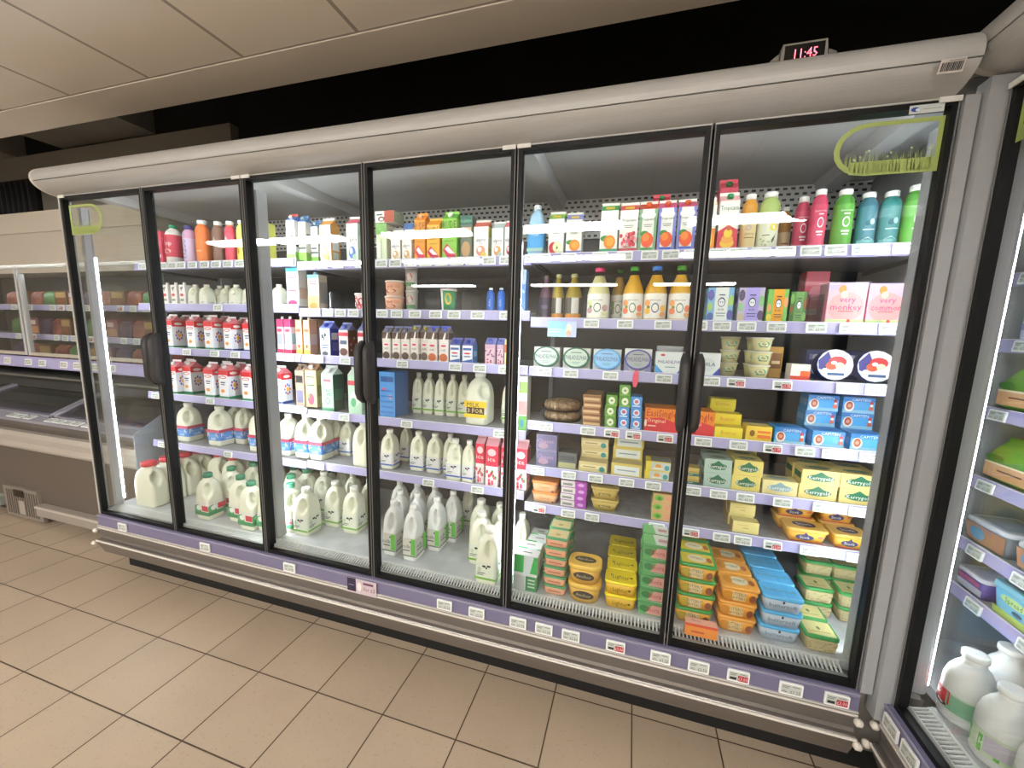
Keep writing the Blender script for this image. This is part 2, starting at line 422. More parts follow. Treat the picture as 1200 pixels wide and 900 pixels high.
def trop(accent, roofc, img, wide=None, capc=None):
    def f(w, d, h):
        front = [('r', 0, 0, 1, .13, accent)] + ([('r', 0, 0, .16, 1, wide), ('r', .84, 0, 1, 1, wide)] if wide else []) + \
            [('e', .5, .86, .42, .10, WH)] + TROP + [('r', .25, .64, .75, .655, '#8a8a80'), ('r', .3, .60, .7, .615, '#8a8a80')] + img
        return carton(w, d, h, '#f4f3ec', front, [('r', 0, 0, 1, .13, accent), ('r', .15, .3, .85, .75, '#dfe3d6')], roof=roofc, cap=capc,
                      fin='#f1efe2', roofops=[('r', .25, .2, .75, .7, '#e9c23a')] if not capc else [])
    return f
ORNG = fruit(.56, .28, .33, .16, '#ef8d1c', '#f7ab35')
MANG = [('e', .33, .44, .25, .07, '#3c8a3c'), ('e', .5, .30, .36, .17, '#ec5a2a'), ('e', .42, .36, .2, .09, '#f58a36')]
def alpro(acc, roofc, bean, txt2='soya'):
    def f(w, d, h):
        return carton(w, d, h, '#f2f3f1', [('t', 'alpro', .5, .60, .11, '#1c2742'), ('t', txt2, .5, .49, .05, '#6b6b6b'), ('e', .5, .26, .30, .16, bean), ('e', .42, .3, .14, .08, WH), ('e', .7, .14, .18, .08, acc)],
                      [('r', 0, 0, 1, 1, acc), ('r', .15, .35, .85, .7, '#f2f3f1'), ('r', .2, .12, .8, .3, '#dfe6df')], roof=roofc, fin='#f3efe8', cap=None)
    return f
def rude(c, c2, lips='#d92a55', cap='#f4c39a'):
    def f(w, d, h):
        return carton(w, d, h, c, [('t', 'RUDE', .5, .86, .17, '#2a2a1c', .9), ('t', 'HEALTH', .5, .60, .05, '#4a4a32'), ('r', .2, .46, .8, .47, '#4a4a32'),
                                   ('p', [(.05, .25), (.35, .40), (.95, .14), (.95, .04), (.45, .02)], lips), ('p', [(.2, .27), (.4, .34), (.9, .15), (.5, .16)], '#fbeef0')],
                      [('r', .1, .2, .9, .8, c2)], roof=c2, fin=c, cap=cap)
    return f
def gocarton(base, top, wedge='#3f9a6a'):
    """white vitamin-milk carton: red top band, red oval logo, flower wheel on the side"""
    def f(w, d, h):
        fr = [('r', 0, .84, 1, 1, '#d9262e'), ('r', 0, 0, 1, .09, base), ('e', .5, .76, .40, .05, '#d5202c'), ('e', .5, .76, .30, .028, WH),
              ('r', .25, .56, .75, .60, '#2c3f6a'), ('r', .3, .49, .7, .52, '#2c3f6a'), ('e', .45, .28, .2, .06, '#ef9b2c')]
        sd = [('r', 0, .80, 1, 1, '#d9262e'), ('e', .5, .9, .3, .05, WH), ('r', 0, 0, 1, .09, base)] + sun(.5, .48, .24, .15)
        return carton(w, d, h, '#eef0f6', fr, sd, roof='#dc7f88', cap='#f4f4f4', fin='#efeef2')
    return f
def choc(top, foot, body='#e9e2dc', capc=None):
    def f(w, d, h):
        return carton(w, d, h, body, [('r', 0, .78, 1, 1, '#5a4238'), ('p', [(.35, .72), (.62, 1), (.75, 1), (.6, .68)], WH), ('e', .5, .56, .42, .07, '#f6eef0'), ('e', .5, .56, .3, .035, '#cf3b5a'),
                                      ('t', 'milk', .5, .42, .07, '#3a2c2a'), ('e', .5, .16, .42, .14, foot)],
                      [('r', 0, .78, 1, 1, '#5a4238'), ('r', .1, .3, .9, .6, '#cfc3bb'), ('r', .1, .05, .9, .25, foot)], roof='#8f8a90', cap=capc or top, fin=top)
    return f
def greenmilk(w, d, h): return jug(w, d, h, 'milk', '#2f7f5e', '#e9e6de', [('r', -.02, 0, 1.02, .28, '#3d8f5d'), ('p', [(.0, .28), (.5, .28), (.3, .8), (0, .7)], '#5aa86d'), ('r', .55, .35, 1.0, .75, '#c9384a'), ('e', .3, .55, .16, .18, '#f3f3ee')], (.10, .40), hand=0.8)
def bluemilk(w, d, h): return jug(w, d, h, 'milk', '#e8e8dc', '#3f7fc8', [('r', 0, .74, 1, 1, '#c4455f'), ('t', 'Fresh', .5, .5, .40, WH), ('e', .5, .3, .3, .3, '#5b9be0'), ('t', 'milk', .55, .2, .22, WH)], (.14, .42), hand=0.8)
def cowmilk(stripe, wrapc='#dfe5d3'):
    def f(w, d, h): return jug(w, d, h, 'milk', '#eeeee4', wrapc, cow(.55, .78, .30) + [('e', .22, .6, .10, .14, '#c9d4c0'), ('r', .12, .38, .5, .43, '#5d6b60'), ('r', .12, .28, .4, .33, '#5d6b60'), ('r', -.01, .04, 1.01, .16, stripe)], (.09, .42))
    return f
def greenpanel(w, d, h): return jug(w, d, h, 'milk_white', '#f2f2ee', '#d9d8cf', cow(.72, .8, .22) + [('t', 'milk', .35, .55, .2, '#4a5560'), ('r', .12, .3, .6, .36, '#4a5560'), ('r', .68, .1, 1.0, .98, '#68bd4e'), ('r', 0, 0, 1, .08, '#7d8a7a')], (.10, .44))
def redcap(w, d, h): return jug(w, d, h, 'milk', '#d8414f', None, hand=1.25)
def plainjug(w, d, h): return jug(w, d, h, 'milk', '#eeeee0', None, hand=.35)
def smalljug(w, d, h): return jug(w, d, h, 'milk', '#ebe8d8', '#f0efe6', [('t', 'milk', .5, .5, .6, '#4a4a44')], (.08, .22))
def gallon(w, d, h): return jug(w, d, h, 'milk', '#e9e9e4', '#4a2f22', [('r', 0, .62, 1, 1, '#f0cf3a'), ('r', 0, 0, 1, .22, '#f0cf3a'), ('t', 'MILK', .4, .78, .26, '#2a1c12'), ('t', '3 FOR', .5, .42, .26, '#f2e6b0')], (.14, .46), wrap=False, hand=.75)
def butter(base, oval='#1f6b4a', txt='Kerrygold', txtc='#f2f2e6'):
    def f(w, d, h):
        return slabbox(w, d, h, base, [('e', .5, .48, .36, .24, oval), ('p', [(.28, .6), (.5, .92), (.72, .6)], oval), ('t', txt, .5, .48, .24, txtc, .66)],
                       [('r', .1, .3, .9, .7, oval)], [('e', .5, .5, .34, .22, oval), ('t', txt, .5, .5, .16, txtc, .6)], part='wrapped_block')
    return f
def flora(lid, body, front, top): return lambda w, d, h: tub(w, d, h, body, lid, front, top, front)
def innocent(label, capc, liq, blobs):
    def f(w, d, h):
        return bottle(w / 2, h, liq, capc, '#f3f0e6', [('e', .5, .42, .17, .20, '#3c4a8a' if capc.startswith('#2') else '#57806a'), ('e', .5, .42, .13, .15, '#f3f0e6'), ('t', 'innocent', .5, .74, .08, '#4a4a4a')] + blobs, (.05, .50), 'carafe', 7, neckcol='clear_plastic')
    return f
def mound(c1, c2): return [('e', .12, .62, .14, .13, c1), ('e', .86, .40, .15, .14, c2), ('e', .14, .30, .15, .13, c2), ('e', .84, .16, .14, .09, c1), ('e', .2, .45, .08, .06, '#7a8f2c')]
def smoothie_box(c, c2, fr, faces='#2d3a5a'):
    def f(w, d, h):
        return slabbox(w, d, h, c2, [('r', .28, 0, .80, 1, c), ('e', .12, .78, .12, .16, fr[0]), ('e', .1, .45, .1, .12, fr[1]), ('e', .14, .16, .13, .12, fr[2]), ('e', .9, .22, .12, .14, fr[0]), ('e', .9, .62, .1, .16, fr[1]),
                                     ('e', .54, .58, .145, .14, faces), ('e', .54, .57, .115, .11, '#e9eef2'), ('e', .5, .58, .02, .02, faces), ('e', .58, .58, .02, .02, faces),
                                     ('r', .42, .77, .66, .80, faces), ('t', 'kids', .54, .38, .07, faces), ('r', .35, .25, .72, .27, faces), ('r', .38, .18, .7, .2, faces)],
                       [('r', 0, 0, 1, 1, c2), ('e', .5, .7, .3, .15, fr[0]), ('e', .5, .3, .25, .15, fr[1])])
    return f
def philly(face, rim, corner, txtc='#3a3f6a'):
    def f(w, d, h):
        b = slabbox(w, d, h, '#eceeea', [('r', 0, 0, 1, .34, '#dfe2e4'), ('p', [(.72, 0), (1, 0), (1, .42)], corner), ('p', [(0, 0), (0, .4), (.25, 0)], corner)],
                    [('r', 0, 0, 1, .5, corner)])
        t = MB(); R = w * .495
        t.loft([[(R * s * math.cos(a), R * s * .80 * math.sin(a), z) for a in [2 * math.pi * j / 28 for j in range(28)]] for s, z in ((.94, -.012), (1, -.010), (1, -.002), (.97, 0))], [rim, rim, rim], mcap=face)
        F = lambda u, v, l: ((u - .5) * 2 * R, (v - .5) * 1.6 * R, l)
        prints(t, F, [('e', .5, .5, .49, .49, rim), ('e', .5, .5, .43, .43, face), ('t', 'PHILADELPHIA', .5, .5, .20, txtc, .80), ('r', .3, .72, .7, .75, txtc), ('r', .34, .27, .66, .29, '#4d9a78'), ('r', .38, .2, .62, .22, '#4d9a78')], 2 * R, 1.6 * R)
        t.xf(Matrix.Translation((0, -d / 2 - .0175, h * .56)) @ Matrix.Rotation(math.radians(76), 4, 'X'))
        return b + [('round_lid', t)]
    return f
def philly_flat(w, d, h):
    hb = h * .80
    b = slabbox(w, d, hb, '#e8efee', [('t', 'PHILADELPHIA', .52, .55, .14, '#3a3f8a'), ('p', [(0, 0), (.35, 0), (0, .45)], '#5aaee8'), ('p', [(.75, 0), (1, 0), (1, .5)], '#5f66c0'), ('r', .35, .3, .7, .34, '#6aa8a0'), ('e', .25, .85, .08, .05, '#d0434a')])
    t = MB(); R = w * .48
    t.loft([[(R * s * math.cos(a), R * s * .8 * math.sin(a), z) for a in [2 * math.pi * j / 28 for j in range(28)]] for s, z in ((.9, hb), (.98, hb + .002), (1, h - .004), (.96, h))], '#9fa3a6')
    prints(t, lambda u, v, l: ((u - .5) * 2 * R, (v - .5) * 1.6 * R, h + l), [('t', 'PHILADELPHIA', .5, .5, .2, '#33363c', .8)], 2 * R, 1.6 * R)
    return b + [('round_lid', t)]
def disc(w, d, h):
    R = h / 2; b = MB()
    b.loft([[(R * s * math.cos(a), R * s * math.sin(a), z) for a in [2 * math.pi * j / 32 for j in range(32)]] for s, z in ((1, 0), (1, d * .85), (.97, d))], '#2b3a86')
    F = lambda u, v, l: ((u - .5) * 2 * R, (v - .5) * 2 * R, d + l)
    prints(b, F, [('e', .5, .5, .49, .49, '#e9eae8'), ('p', [(.04, .62), (.3, .92), (.42, .6), (.2, .3), (.06, .36)], '#3f3a86'), ('e', .56, .6, .24, .17, '#d03a3c'), ('e', .40, .46, .16, .13, '#d9532f'), ('e', .62, .48, .12, .10, '#f0d9b0'),
                  ('e', .46, .56, .08, .06, '#f0f0e8'), ('r', .3, .16, .75, .24, '#3d5a8a'), ('e', .22, .3, .08, .08, '#f0f0f0')], 2 * R, 2 * R)
    b.xf(Matrix.Translation((0, 0, R + .0035)) @ Matrix.Rotation(math.radians(90 - 8), 4, 'X') @ Matrix.Translation((0, 0, -d * .5)))
    return [('round_box', b)]
def pie(w, d, h):
    R = w / 2
    b = MB().lathe([(R * .92, 0), (R, h * .35), (R * .99, h * .4)], 'tinted_plastic', 24)
    c = MB().lathe([(R * .9, h * .2), (R * .93, h * .5), (R * .86, h * .85), (R * .5, h)], 'crust', 24)
    l = MB().lathe([(R * .98, h * .42), (R * .98, h * .75), (R * .8, h * .99)], 'clear_plastic', 24)
    return [('tray', b), ('pastry', c), ('clear_lid', l)]
def ambrosia(w, d, h): return tub(w, d, h, '#e7b884', '#ecd0ae', [('r', .08, .1, .92, .9, '#e9c49c'), ('t', 'CURD', .5, .55, .4, '#a5502a'), ('e', .5, .15, .2, .12, '#a5502a')], r=.02)

KIND = {}
def K(key, name, cat, fn): KIND[key] = (name, cat, fn)
K('redbox', 'drink_carton', 'carton', lambda w, d, h: carton(w, d, h, '#d9506a', [('e', .5, .6, .3, .14, '#e98a9c'), ('r', .15, .2, .85, .3, '#f3c6cc')], berries(.1, .1, .9, .9, ['#c23a55', '#efa3b0'], 18), gable=False))
K('yop', 'yogurt_bottle', 'bottle', lambda w, d, h: bottle(w / 2, h, '#e9e4dc', '#1f9a6a', '#cf3f58', [('t', 'Yop', .5, .62, .2, WH), ('e', .5, .25, .3, .1, '#f0e4d8')], (.18, .74), 'pet'))
K('yazoo', 'milkshake_bottle', 'bottle', lambda w, d, h: bottle(w / 2, h, '#d6a6c8', '#3f3f8a', '#d7c6e6', [('tv', 'YAZOO', .5, .5, .36, '#25306a')], (.08, .66), 'straight'))
K('juice_or', 'juice_bottle', 'bottle', lambda w, d, h: bottle(w / 2, h, '#ee7a35', WH, '#ef8440', [('r', .2, .45, .8, .5, '#f6c9a0')], (.05, .55), 'straight'))
K('juice_br', 'milkshake_bottle', 'bottle', lambda w, d, h: bottle(w / 2, h, '#8a6450', WH, '#8d6a5a', [('p', [(.1, .5), (.5, .9), (.9, .5), (.5, .65)], '#d9c8bc')], (.05, .70), 'straight'))
K('juice_rd', 'juice_bottle', 'bottle', lambda w, d, h: bottle(w / 2, h, '#e0405a', WH, '#e4506a', [('p', [(.2, .7), (.5, .9), (.8, .7), (.5, .75)], '#f6d0d6')], (.05, .70), 'straight', neckcol='#d8a070'))
K('juice_ye', 'juice_bottle', 'bottle', lambda w, d, h: bottle(w / 2, h, '#e3e36a', '#e9f0ee', '#e6e572', [('e', .5, .3, .12, .1, '#c98a2c')], (.05, .74), 'straight'))
K('yellowcarton', 'drink_carton', 'carton', lambda w, d, h: carton(w, d, h, '#dfe06a', [('r', .2, .3, .8, .5, '#b9bf4a')], gable=False))
K('smallcow', 'milk_carton', 'carton', lambda w, d, h: carton(w, d, h, '#ebe8e4', cow(.5, .82, .3) + [('e', .5, .5, .3, .07, '#c9404a'), ('r', .2, .2, .8, .3, '#7a8a70')], [], cap=WH, gable=False))
K('smalljug', 'milk_jug', 'jug', smalljug)
K('vita_g', 'milk_carton', 'carton', gocarton('#2f8f66', '#d9262e'))
K('vita_b', 'milk_carton', 'carton', gocarton('#2f3f8f', '#d9262e'))
K('bluemilk', 'milk_jug', 'jug', bluemilk)
K('redcap', 'milk_jug', 'jug', redcap)
K('greenmilk', 'milk_jug', 'jug', greenmilk)
K('cowgreen', 'milk_jug', 'jug', cowmilk('#7fb64a', '#e4eada'))
K('cowblue', 'milk_jug', 'jug', cowmilk('#3f66b0', '#dfe0e2'))
K('greenpanel', 'milk_jug', 'jug', greenpanel)
K('plainjug', 'milk_jug', 'jug', plainjug)
K('gallon', 'milk_jug', 'jug', gallon)
K('coww', 'milk_carton', 'carton', lambda w, d, h: carton(w, d, h, '#eef0ec', cow(.55, .50, .42) + [('r', 0, 0, 1, .16, '#8fc06a')], [('r', .1, .35, .9, .5, '#3d4a44'), ('r', .1, .55, .9, .62, '#3d4a44'), ('r', 0, 0, 1, .22, '#7fb64a')], roof='#3f74c0', cap=WH, fin='#e0503f'))
K('oatgr', 'milk_carton', 'carton', lambda w, d, h: carton(w, d, h, '#d9dbd4', [('r', 0, .3, 1, .36, '#4b5a4f'), ('t', 'OAT', .5, .6, .12, '#3a4a40'), ('r', .15, .42, .85, .46, '#3a4a40'), ('r', 0, 0, 1, .22, '#7fb64a')], [('r', .15, .5, .85, .7, '#3a4a40'), ('r', 0, 0, 1, .22, '#6ca23c')], roof='#5a87b8', cap='#bcd8e0'))
K('alpro_or', 'plant_milk_carton', 'carton', alpro('#e0a45a', '#dd9a45', '#e3c27a', 'almond'))
K('alpro_bl', 'plant_milk_carton', 'carton', alpro('#b5d7b8', '#c9586a', '#5a86d0', 'no sugars'))
K('alpro_pl', 'plant_milk_carton', 'carton', alpro('#e0cfb0', '#d9d4cc', '#e0b67a', 'oat'))
K('alpro_rs', 'plant_milk_carton', 'carton', alpro('#e8d060', '#cf6a52', '#eba08a', 'soya'))
K('alpro_gy', 'plant_milk_carton', 'carton', alpro('#a9c8c2', '#c3d6d2', '#e6a35a', '100% oat'))
K('alpro_rd', 'plant_milk_carton', 'carton', alpro('#d9a0a0', '#d35a5f', '#b64a4a', 'soya'))
K('coconut', 'drink_carton', 'carton', lambda w, d, h: carton(w, d, h, '#eceae2', [('r', 0, .62, 1, .82, '#a05040'), ('e', .5, .45, .3, .14, '#6d8a5a'), ('e', .5, .45, .2, .1, WH)], [('r', 0, .5, 1, 1, '#b05a48')], gable=False))
K('greenoat', 'plant_milk_carton', 'carton', lambda w, d, h: carton(w, d, h, '#d9e4c4', [('r', 0, .72, 1, 1, '#7fb862'), ('r', .5, .1, .54, .6, '#4c6a44'), ('r', .1, .1, .4, .5, '#eef0e6')], [('r', .1, .1, .9, .9, '#c9cbb8')], roof='#dfe0d6', gable=False))
K('bluebox', 'drink_carton', 'carton', lambda w, d, h: carton(w, d, h, '#4f80cc', [('r', .1, .4, .9, .6, '#dfe6f0'), ('e', .5, .25, .3, .1, '#f0d9b0')], [('r', 0, .6, 1, .9, '#e0b48a')], gable=False))
K('rude_o', 'plant_milk_carton', 'carton', rude('#f19a2e', '#e08420'))
K('rude_y', 'plant_milk_carton', 'carton', rude('#f4b942', '#ee9a2c', cap=None))
K('rude_g', 'plant_milk_carton', 'carton', rude('#8cc84a', '#5fa83a', cap='#f2f6e2'))
K('teal', 'plant_milk_carton', 'carton', lambda w, d, h: carton(w, d, h, '#6a7a70', [('r', 0, .8, 1, 1, '#2f6a5e'), ('t', 'PLENISH', .5, .88, .06, '#8fd0b0'), ('r', .08, .52, .92, .74, '#e0b892'), ('e', .5, .25, .36, .18, '#c9a072')], [], gable=False, roof='#dfe0c8'))
K('oatstack', 'drink_carton', 'carton', lambda w, d, h: slabbox(w, d, h, '#f1ede4', [('r', .5, 0, 1, 1, '#b5503c'), ('r', .1, .62, .4, .74, '#3c5a50'), ('e', .35, .3, .18, .22, '#7a4a3a'), ('e', .35, .28, .1, .12, WH)], [('r', 0, 0, 1, 1, '#9fa88c')]))
K('milkwb', 'milk_carton', 'carton', lambda w, d, h: carton(w, d, h, '#f0efed', [('r', 0, .9, 1, 1, '#45a5b0'), ('e', .5, .78, .4, .06, '#d03048'), ('e', .5, .78, .32, .03, WH), ('t', 'BIO', .5, .56, .16, '#3a9ab0'), ('r', .15, .38, .85, .42, '#b0405a'), ('e', .5, .08, .4, .08, '#c03a6a')], [('r', .1, .2, .9, .5, '#e6c6b4')], gable=False, cap='#55b5c0'))
K('milkwo', 'milk_carton', 'carton', lambda w, d, h: carton(w, d, h, '#ecdcc8', [('r', 0, .9, 1, 1, '#6aa5c0'), ('e', .5, .78, .4, .06, '#d03048'), ('e', .5, .78, .32, .03, WH), ('t', 'BIO', .5, .58, .14, '#3aa0a0'), ('r', 0, 0, 1, .4, '#e0a868'), ('e', .5, .12, .35, .1, '#e57a2c')], [('r', .1, .2, .9, .8, '#b9b4b0')], gable=False, cap='#8fb5c8'))
K('pinkc', 'milk_carton', 'carton', lambda w, d, h: carton(w, d, h, '#d9b9c4', [('r', 0, .78, 1, 1, '#b83a6a'), ('e', .5, .68, .42, .05, '#d8405a'), ('r', .1, .28, .9, .58, '#8f9aa8'), ('r', 0, 0, 1, .14, '#cf3a5c')], [('r', 0, .78, 1, 1, '#b83a6a'), ('r', 0, 0, 1, .14, '#cf3a5c'), ('r', .1, .3, .9, .6, '#7aa0a8')], gable=False, cap='#e6e0e6'))
K('peachc', 'milk_carton', 'carton', lambda w, d, h: carton(w, d, h, '#efb98c', [('e', .5, .70, .42, .05, '#d8604a'), ('r', .1, .3, .9, .6, '#f6e2cc'), ('e', .5, .25, .16, .06, '#c93a2a'), ('r', 0, 0, 1, .14, '#ecaa4c')], [('r', .1, .3, .9, .6, '#f6dcc0')], gable=False, cap='#f0e6dc'))
K('oatb', 'plant_milk_carton', 'carton', lambda w, d, h: carton(w, d, h, '#c9a47e', [('r', .1, .74, .9, .98, '#5a5f86'), ('t', 'oat', .5, .86, .1, WH), ('r', .1, .35, .9, .6, '#d9b892'), ('e', .5, .2, .25, .07, '#b0563a')], [('r', 0, .2, 1, .8, '#bf9870')], gable=False))
K('cowbl', 'milk_carton', 'carton', lambda w, d, h: carton(w, d, h, '#cfdcf0', cow(.4, .72, .36) + [('r', .15, .38, .85, .42, '#3d5a9a'), ('r', .2, .28, .8, .32, '#3d5a9a'), ('e', .5, .1, .3, .08, '#3c3c44')], [('r', 0, 0, 1, 1, '#3c46b4'), ('r', .15, .6, .8, .85, '#e6eaf6'), ('r', .2, .2, .8, .5, '#6a74d0')], roof='#7a8ad8', cap='#4a52c0'))
K('chocred', 'milk_carton', 'carton', lambda w, d, h: carton(w, d, h, '#d9d3d4', [('r', 0, .78, 1, .92, '#c8364a'), ('r', .15, .48, .85, .62, '#4a5a7a'), ('e', .5, .2, .42, .14, '#6a4038')], [('r', 0, 0, 1, 1, '#7a4a3c')] + berries(.1, .1, .9, .8, ['#c9b0a0', '#a85a48'], 12, .1), roof='#8a90c0', cap='#5a6ac0'))
K('whitebl', 'milk_carton', 'carton', gocarton('#2c4a9a', '#c33'))
K('beige1', 'plant_milk_carton', 'carton', lambda w, d, h: carton(w, d, h, '#b09a84', [('r', .1, .66, .9, .86, '#3c3a3a'), ('r', .15, .1, .85, .45, '#6a6a8a')], [('r', .1, .3, .9, .6, '#7a6a60')], roof='#8a7a6c', cap='#7a5a48'))
K('beige2', 'plant_milk_carton', 'carton', lambda w, d, h: carton(w, d, h, '#d9c48e', [('r', .15, .58, .85, .84, '#4a6a4a'), ('r', .2, .62, .8, .8, '#d9d49e'), ('e', .5, .22, .3, .16, '#c8506a'), ('e', .3, .3, .1, .06, '#5f8f4a')], [('r', .1, .3, .9, .6, '#b8a06a')], roof='#9a7458', cap='#e6ded6'))
K('greenw', 'plant_milk_carton', 'carton', lambda w, d, h: carton(w, d, h, '#a5cfae', [('r', .1, .78, .9, .9, '#e4e8e4'), ('r', .2, .80, .8, .88, '#c84a5a'), ('tv', 'Oat', .5, .4, .5, '#3d8a62'), ('r', 0, 0, 1, .1, '#5aa07a')], [('r', 0, 0, 1, 1, '#3d5a52'), ('r', .1, .3, .9, .6, '#4f7a6a')], roof='#cfd8d4', cap='#e0e4e0'))
K('greenw2', 'plant_milk_carton', 'carton', lambda w, d, h: carton(w, d, h, '#b5d9c0', [('r', 0, .74, 1, .86, '#cc4a58'), ('e', .5, .4, .36, .2, '#dff0e0'), ('e', .4, .3, .2, .12, '#5fae7a'), ('e', .7, .5, .12, .1, '#d2604a')], [('r', .1, .1, .9, .7, '#8fc0a0')], roof='#dfe8e0', cap=None))
K('choc1', 'milk_carton', 'carton', choc('#8088b8', '#5a4238')); K('choc2', 'milk_carton', 'carton', choc('#8088b8', '#6a5a50', capc='#e3cf4a')); K('choc3', 'milk_carton', 'carton', choc('#5a6ae0', '#c86a3a', '#f0e9e6'))
K('whblue', 'milk_carton', 'carton', lambda w, d, h: carton(w, d, h, '#eceff6', [('r', .1, .74, .9, .86, '#3f5fae'), ('e', .5, .56, .4, .07, '#f0f0f6'), ('e', .5, .56, .32, .045, '#d43a50'), ('r', .2, .36, .8, .42, '#3f6aa0'), ('p', [(0, 0), (1, 0), (1, .26), (0, .12)], '#3f66b8')], [('r', 0, 0, 1, 1, '#4a86c8'), ('r', .2, .4, .8, .7, '#a8c8e6')], roof='#6a78c8', cap='#4450b8'))
K('pinkbt', 'milk_carton', 'carton', lambda w, d, h: carton(w, d, h, '#c9a5bc', [('r', .1, .1, .9, .8, '#d9bcc8')] + berries(.1, .1, .9, .8, ['#b84a62', '#8a5a8a'], 14, .09), [], roof='#7a86c8', cap='#5560c0'))
K('yellowcol', 'drink_carton', 'carton', lambda w, d, h: carton(w, d, h, '#efe0a0', [('r', 0, .5, 1, .8, '#c86a4a'), ('e', .5, .25, .3, .12, '#e3b83a')], [], gable=False))
K('potor', 'yogurt_pot', 'tub', lambda w, d, h: cup(w / 2, h, '#efc0a4', '#f0e2d8', [('r', 0, .55, 1, .9, '#e6a080'), ('t', 'pot', .5, .72, .3, '#8a4a3a'), ('e', .5, .25, .3, .22, '#c8603a')], .9))
K('cupgr', 'yogurt_pot', 'tub', lambda w, d, h: cup(w / 2, h, '#dcd9d0', '#cfd0cc', [('e', .5, .6, .3, .3, '#c84a52'), ('r', 0, 0, 1, .25, '#6a9a6a')], .85))
K('cupgreen', 'yogurt_pot', 'tub', lambda w, d, h: cup(w / 2, h, '#3f9a66', '#e2ddd8', [('r', 0, .0, .3, 1, '#eef0ea'), ('e', .65, .6, .2, .3, '#d8c04a')], .8, (.05, .9)))
K('potred', 'yogurt_pot', 'tub', lambda w, d, h: cup(w / 2, h, '#ecdcd8', '#f2f0ee', [('e', .3, .6, .16, .3, '#c23a40'), ('e', .65, .55, .2, .26, '#b8343c'), ('e', .5, .2, .2, .2, '#d9545a')], .8, (.05, .9)))
K('clearbin', 'shelf_organiser', 'organiser', lambda w, d, h: [('clear_wall', MB().box(-w / 2, -w / 2 + .002, -d / 2, d / 2, 0, h, 'clear_plastic').box(w / 2 - .002, w / 2, -d / 2, d / 2, 0, h, 'clear_plastic').box(-w / 2, w / 2, -d / 2, -d / 2 + .002, 0, h, 'clear_plastic'))])
K('bluebottle', 'milk_bottle', 'bottle', lambda w, d, h: bottle(w / 2, h, '#2f62b8', '#dfe4ea', '#3068c0', [('tv', 'shake', .5, .5, .3, '#bcd4f0')], (.1, .66), 'pet'))
K('bluecarton', 'drink_carton', 'carton', lambda w, d, h: slabbox(w, d, h, '#4f96dc', [('r', .1, .78, .9, .9, '#2d5a9a'), ('e', .3, .6, .12, .05, '#e0506a'), ('e', .7, .45, .12, .05, '#e0a0a0')] + [('r', .1, .08 + .12 * i, .9, .12 + .12 * i, '#3a78c0') for i in range(5)], [('r', 0, 0, 1, 1, '#3a6aa8')]))
K('berryc', 'drink_carton', 'carton', lambda w, d, h: carton(w, d, h, '#f0e4e6', [('r', 0, .5, 1, 1, '#d9314f'), ('e', .5, .84, .34, .09, '#ecc6cc'), ('t', 'ice', .5, .68, .12, WH)] + berries(.15, .06, .85, .42, ['#d0304a', '#e0607a', '#4f9a50'], 14, .09), [('r', 0, .5, 1, 1, '#c92846')] + berries(.1, .05, .9, .45, ['#d0304a', '#e0607a'], 10, .08), roof='#e4a3b0', fin='#e6b9c2'))
K('trop_apple', 'juice_carton', 'carton', trop('#d9dfc8', '#7ab648', [('e', .38, .22, .32, .16, '#c9283c'), ('e', .6, .24, .28, .15, '#e8e6b8'), ('e', .6, .22, .06, .04, '#3f7a3a')]))
K('trop_blue', 'juice_carton', 'carton', trop('#6a74c8', '#7f88cc', ORNG))
K('trop_orange', 'juice_carton', 'carton', trop('#2f9a6a', '#3a9a56', ORNG))
K('trop_red', 'juice_carton', 'carton', trop('#c9364c', '#d34a48', berries(.1, .18, .9, .46, ['#c9283c', '#e4546a', '#f0b0b4'], 34, .09)))
K('trop_mg', 'juice_carton', 'carton', trop('#4e9a4e', '#c9442e', MANG, '#7fb084', '#ee6a38'))
K('trop_mb', 'juice_carton', 'carton', trop('#3f62c8', '#c84a78', MANG, '#7a82d0', '#ee6a38'))
K('trop_or', 'juice_carton', 'carton', trop('#e88a2c', '#efe6c8', [('r', 0, 0, 1, .5, '#e98c34'), ('e', .6, .25, .26, .22, '#f0c83a')]))
K('multi', 'juice_carton', 'carton', lambda w, d, h: carton(w, d, h, '#f4f2e8', [('p', [(0, 0), (1, 0), (1, .42), (.5, .52), (0, .40)], '#d93a50'), ('t', 'Tropicana', .5, .86, .09, '#1e5a38', .9), ('t', 'MULTI', .5, .70, .05, '#d23a5a'), ('e', .5, .16, .36, .10, '#f3c23a'), ('e', .5, .24, .30, .09, '#f0a84a'), ('e', .52, .36, .22, .09, '#f5d23f'), ('e', .54, .46, .13, .05, '#d8604a')],
                                                                    [('r', 0, 0, 1, .42, '#d93a50'), ('r', .2, .55, .8, .8, '#dfdcd0')], roof='#eeb0b0', fin='#f1efe4', cap='#2a9a5a'))
K('redtop', 'juice_carton', 'carton', lambda w, d, h: carton(w, d, h, '#d8405a', [('r', .2, .6, .8, .9, WH)], [], roof='#d94a5e', fin='#e8455f', cap='#2f8a4a'))
K('water', 'milk_bottle', 'bottle', lambda w, d, h: jug(w, d, h, '#a8d4f0', '#eef4f8', '#4ea6e2', [('e', .5, .84, .3, .08, WH), ('t', 'Milk', .5, .62, .12, '#e6f2fa'), ('r', 0, 0, 1, .12, '#a9d0c0')], (.10, .62), hand=2.5))
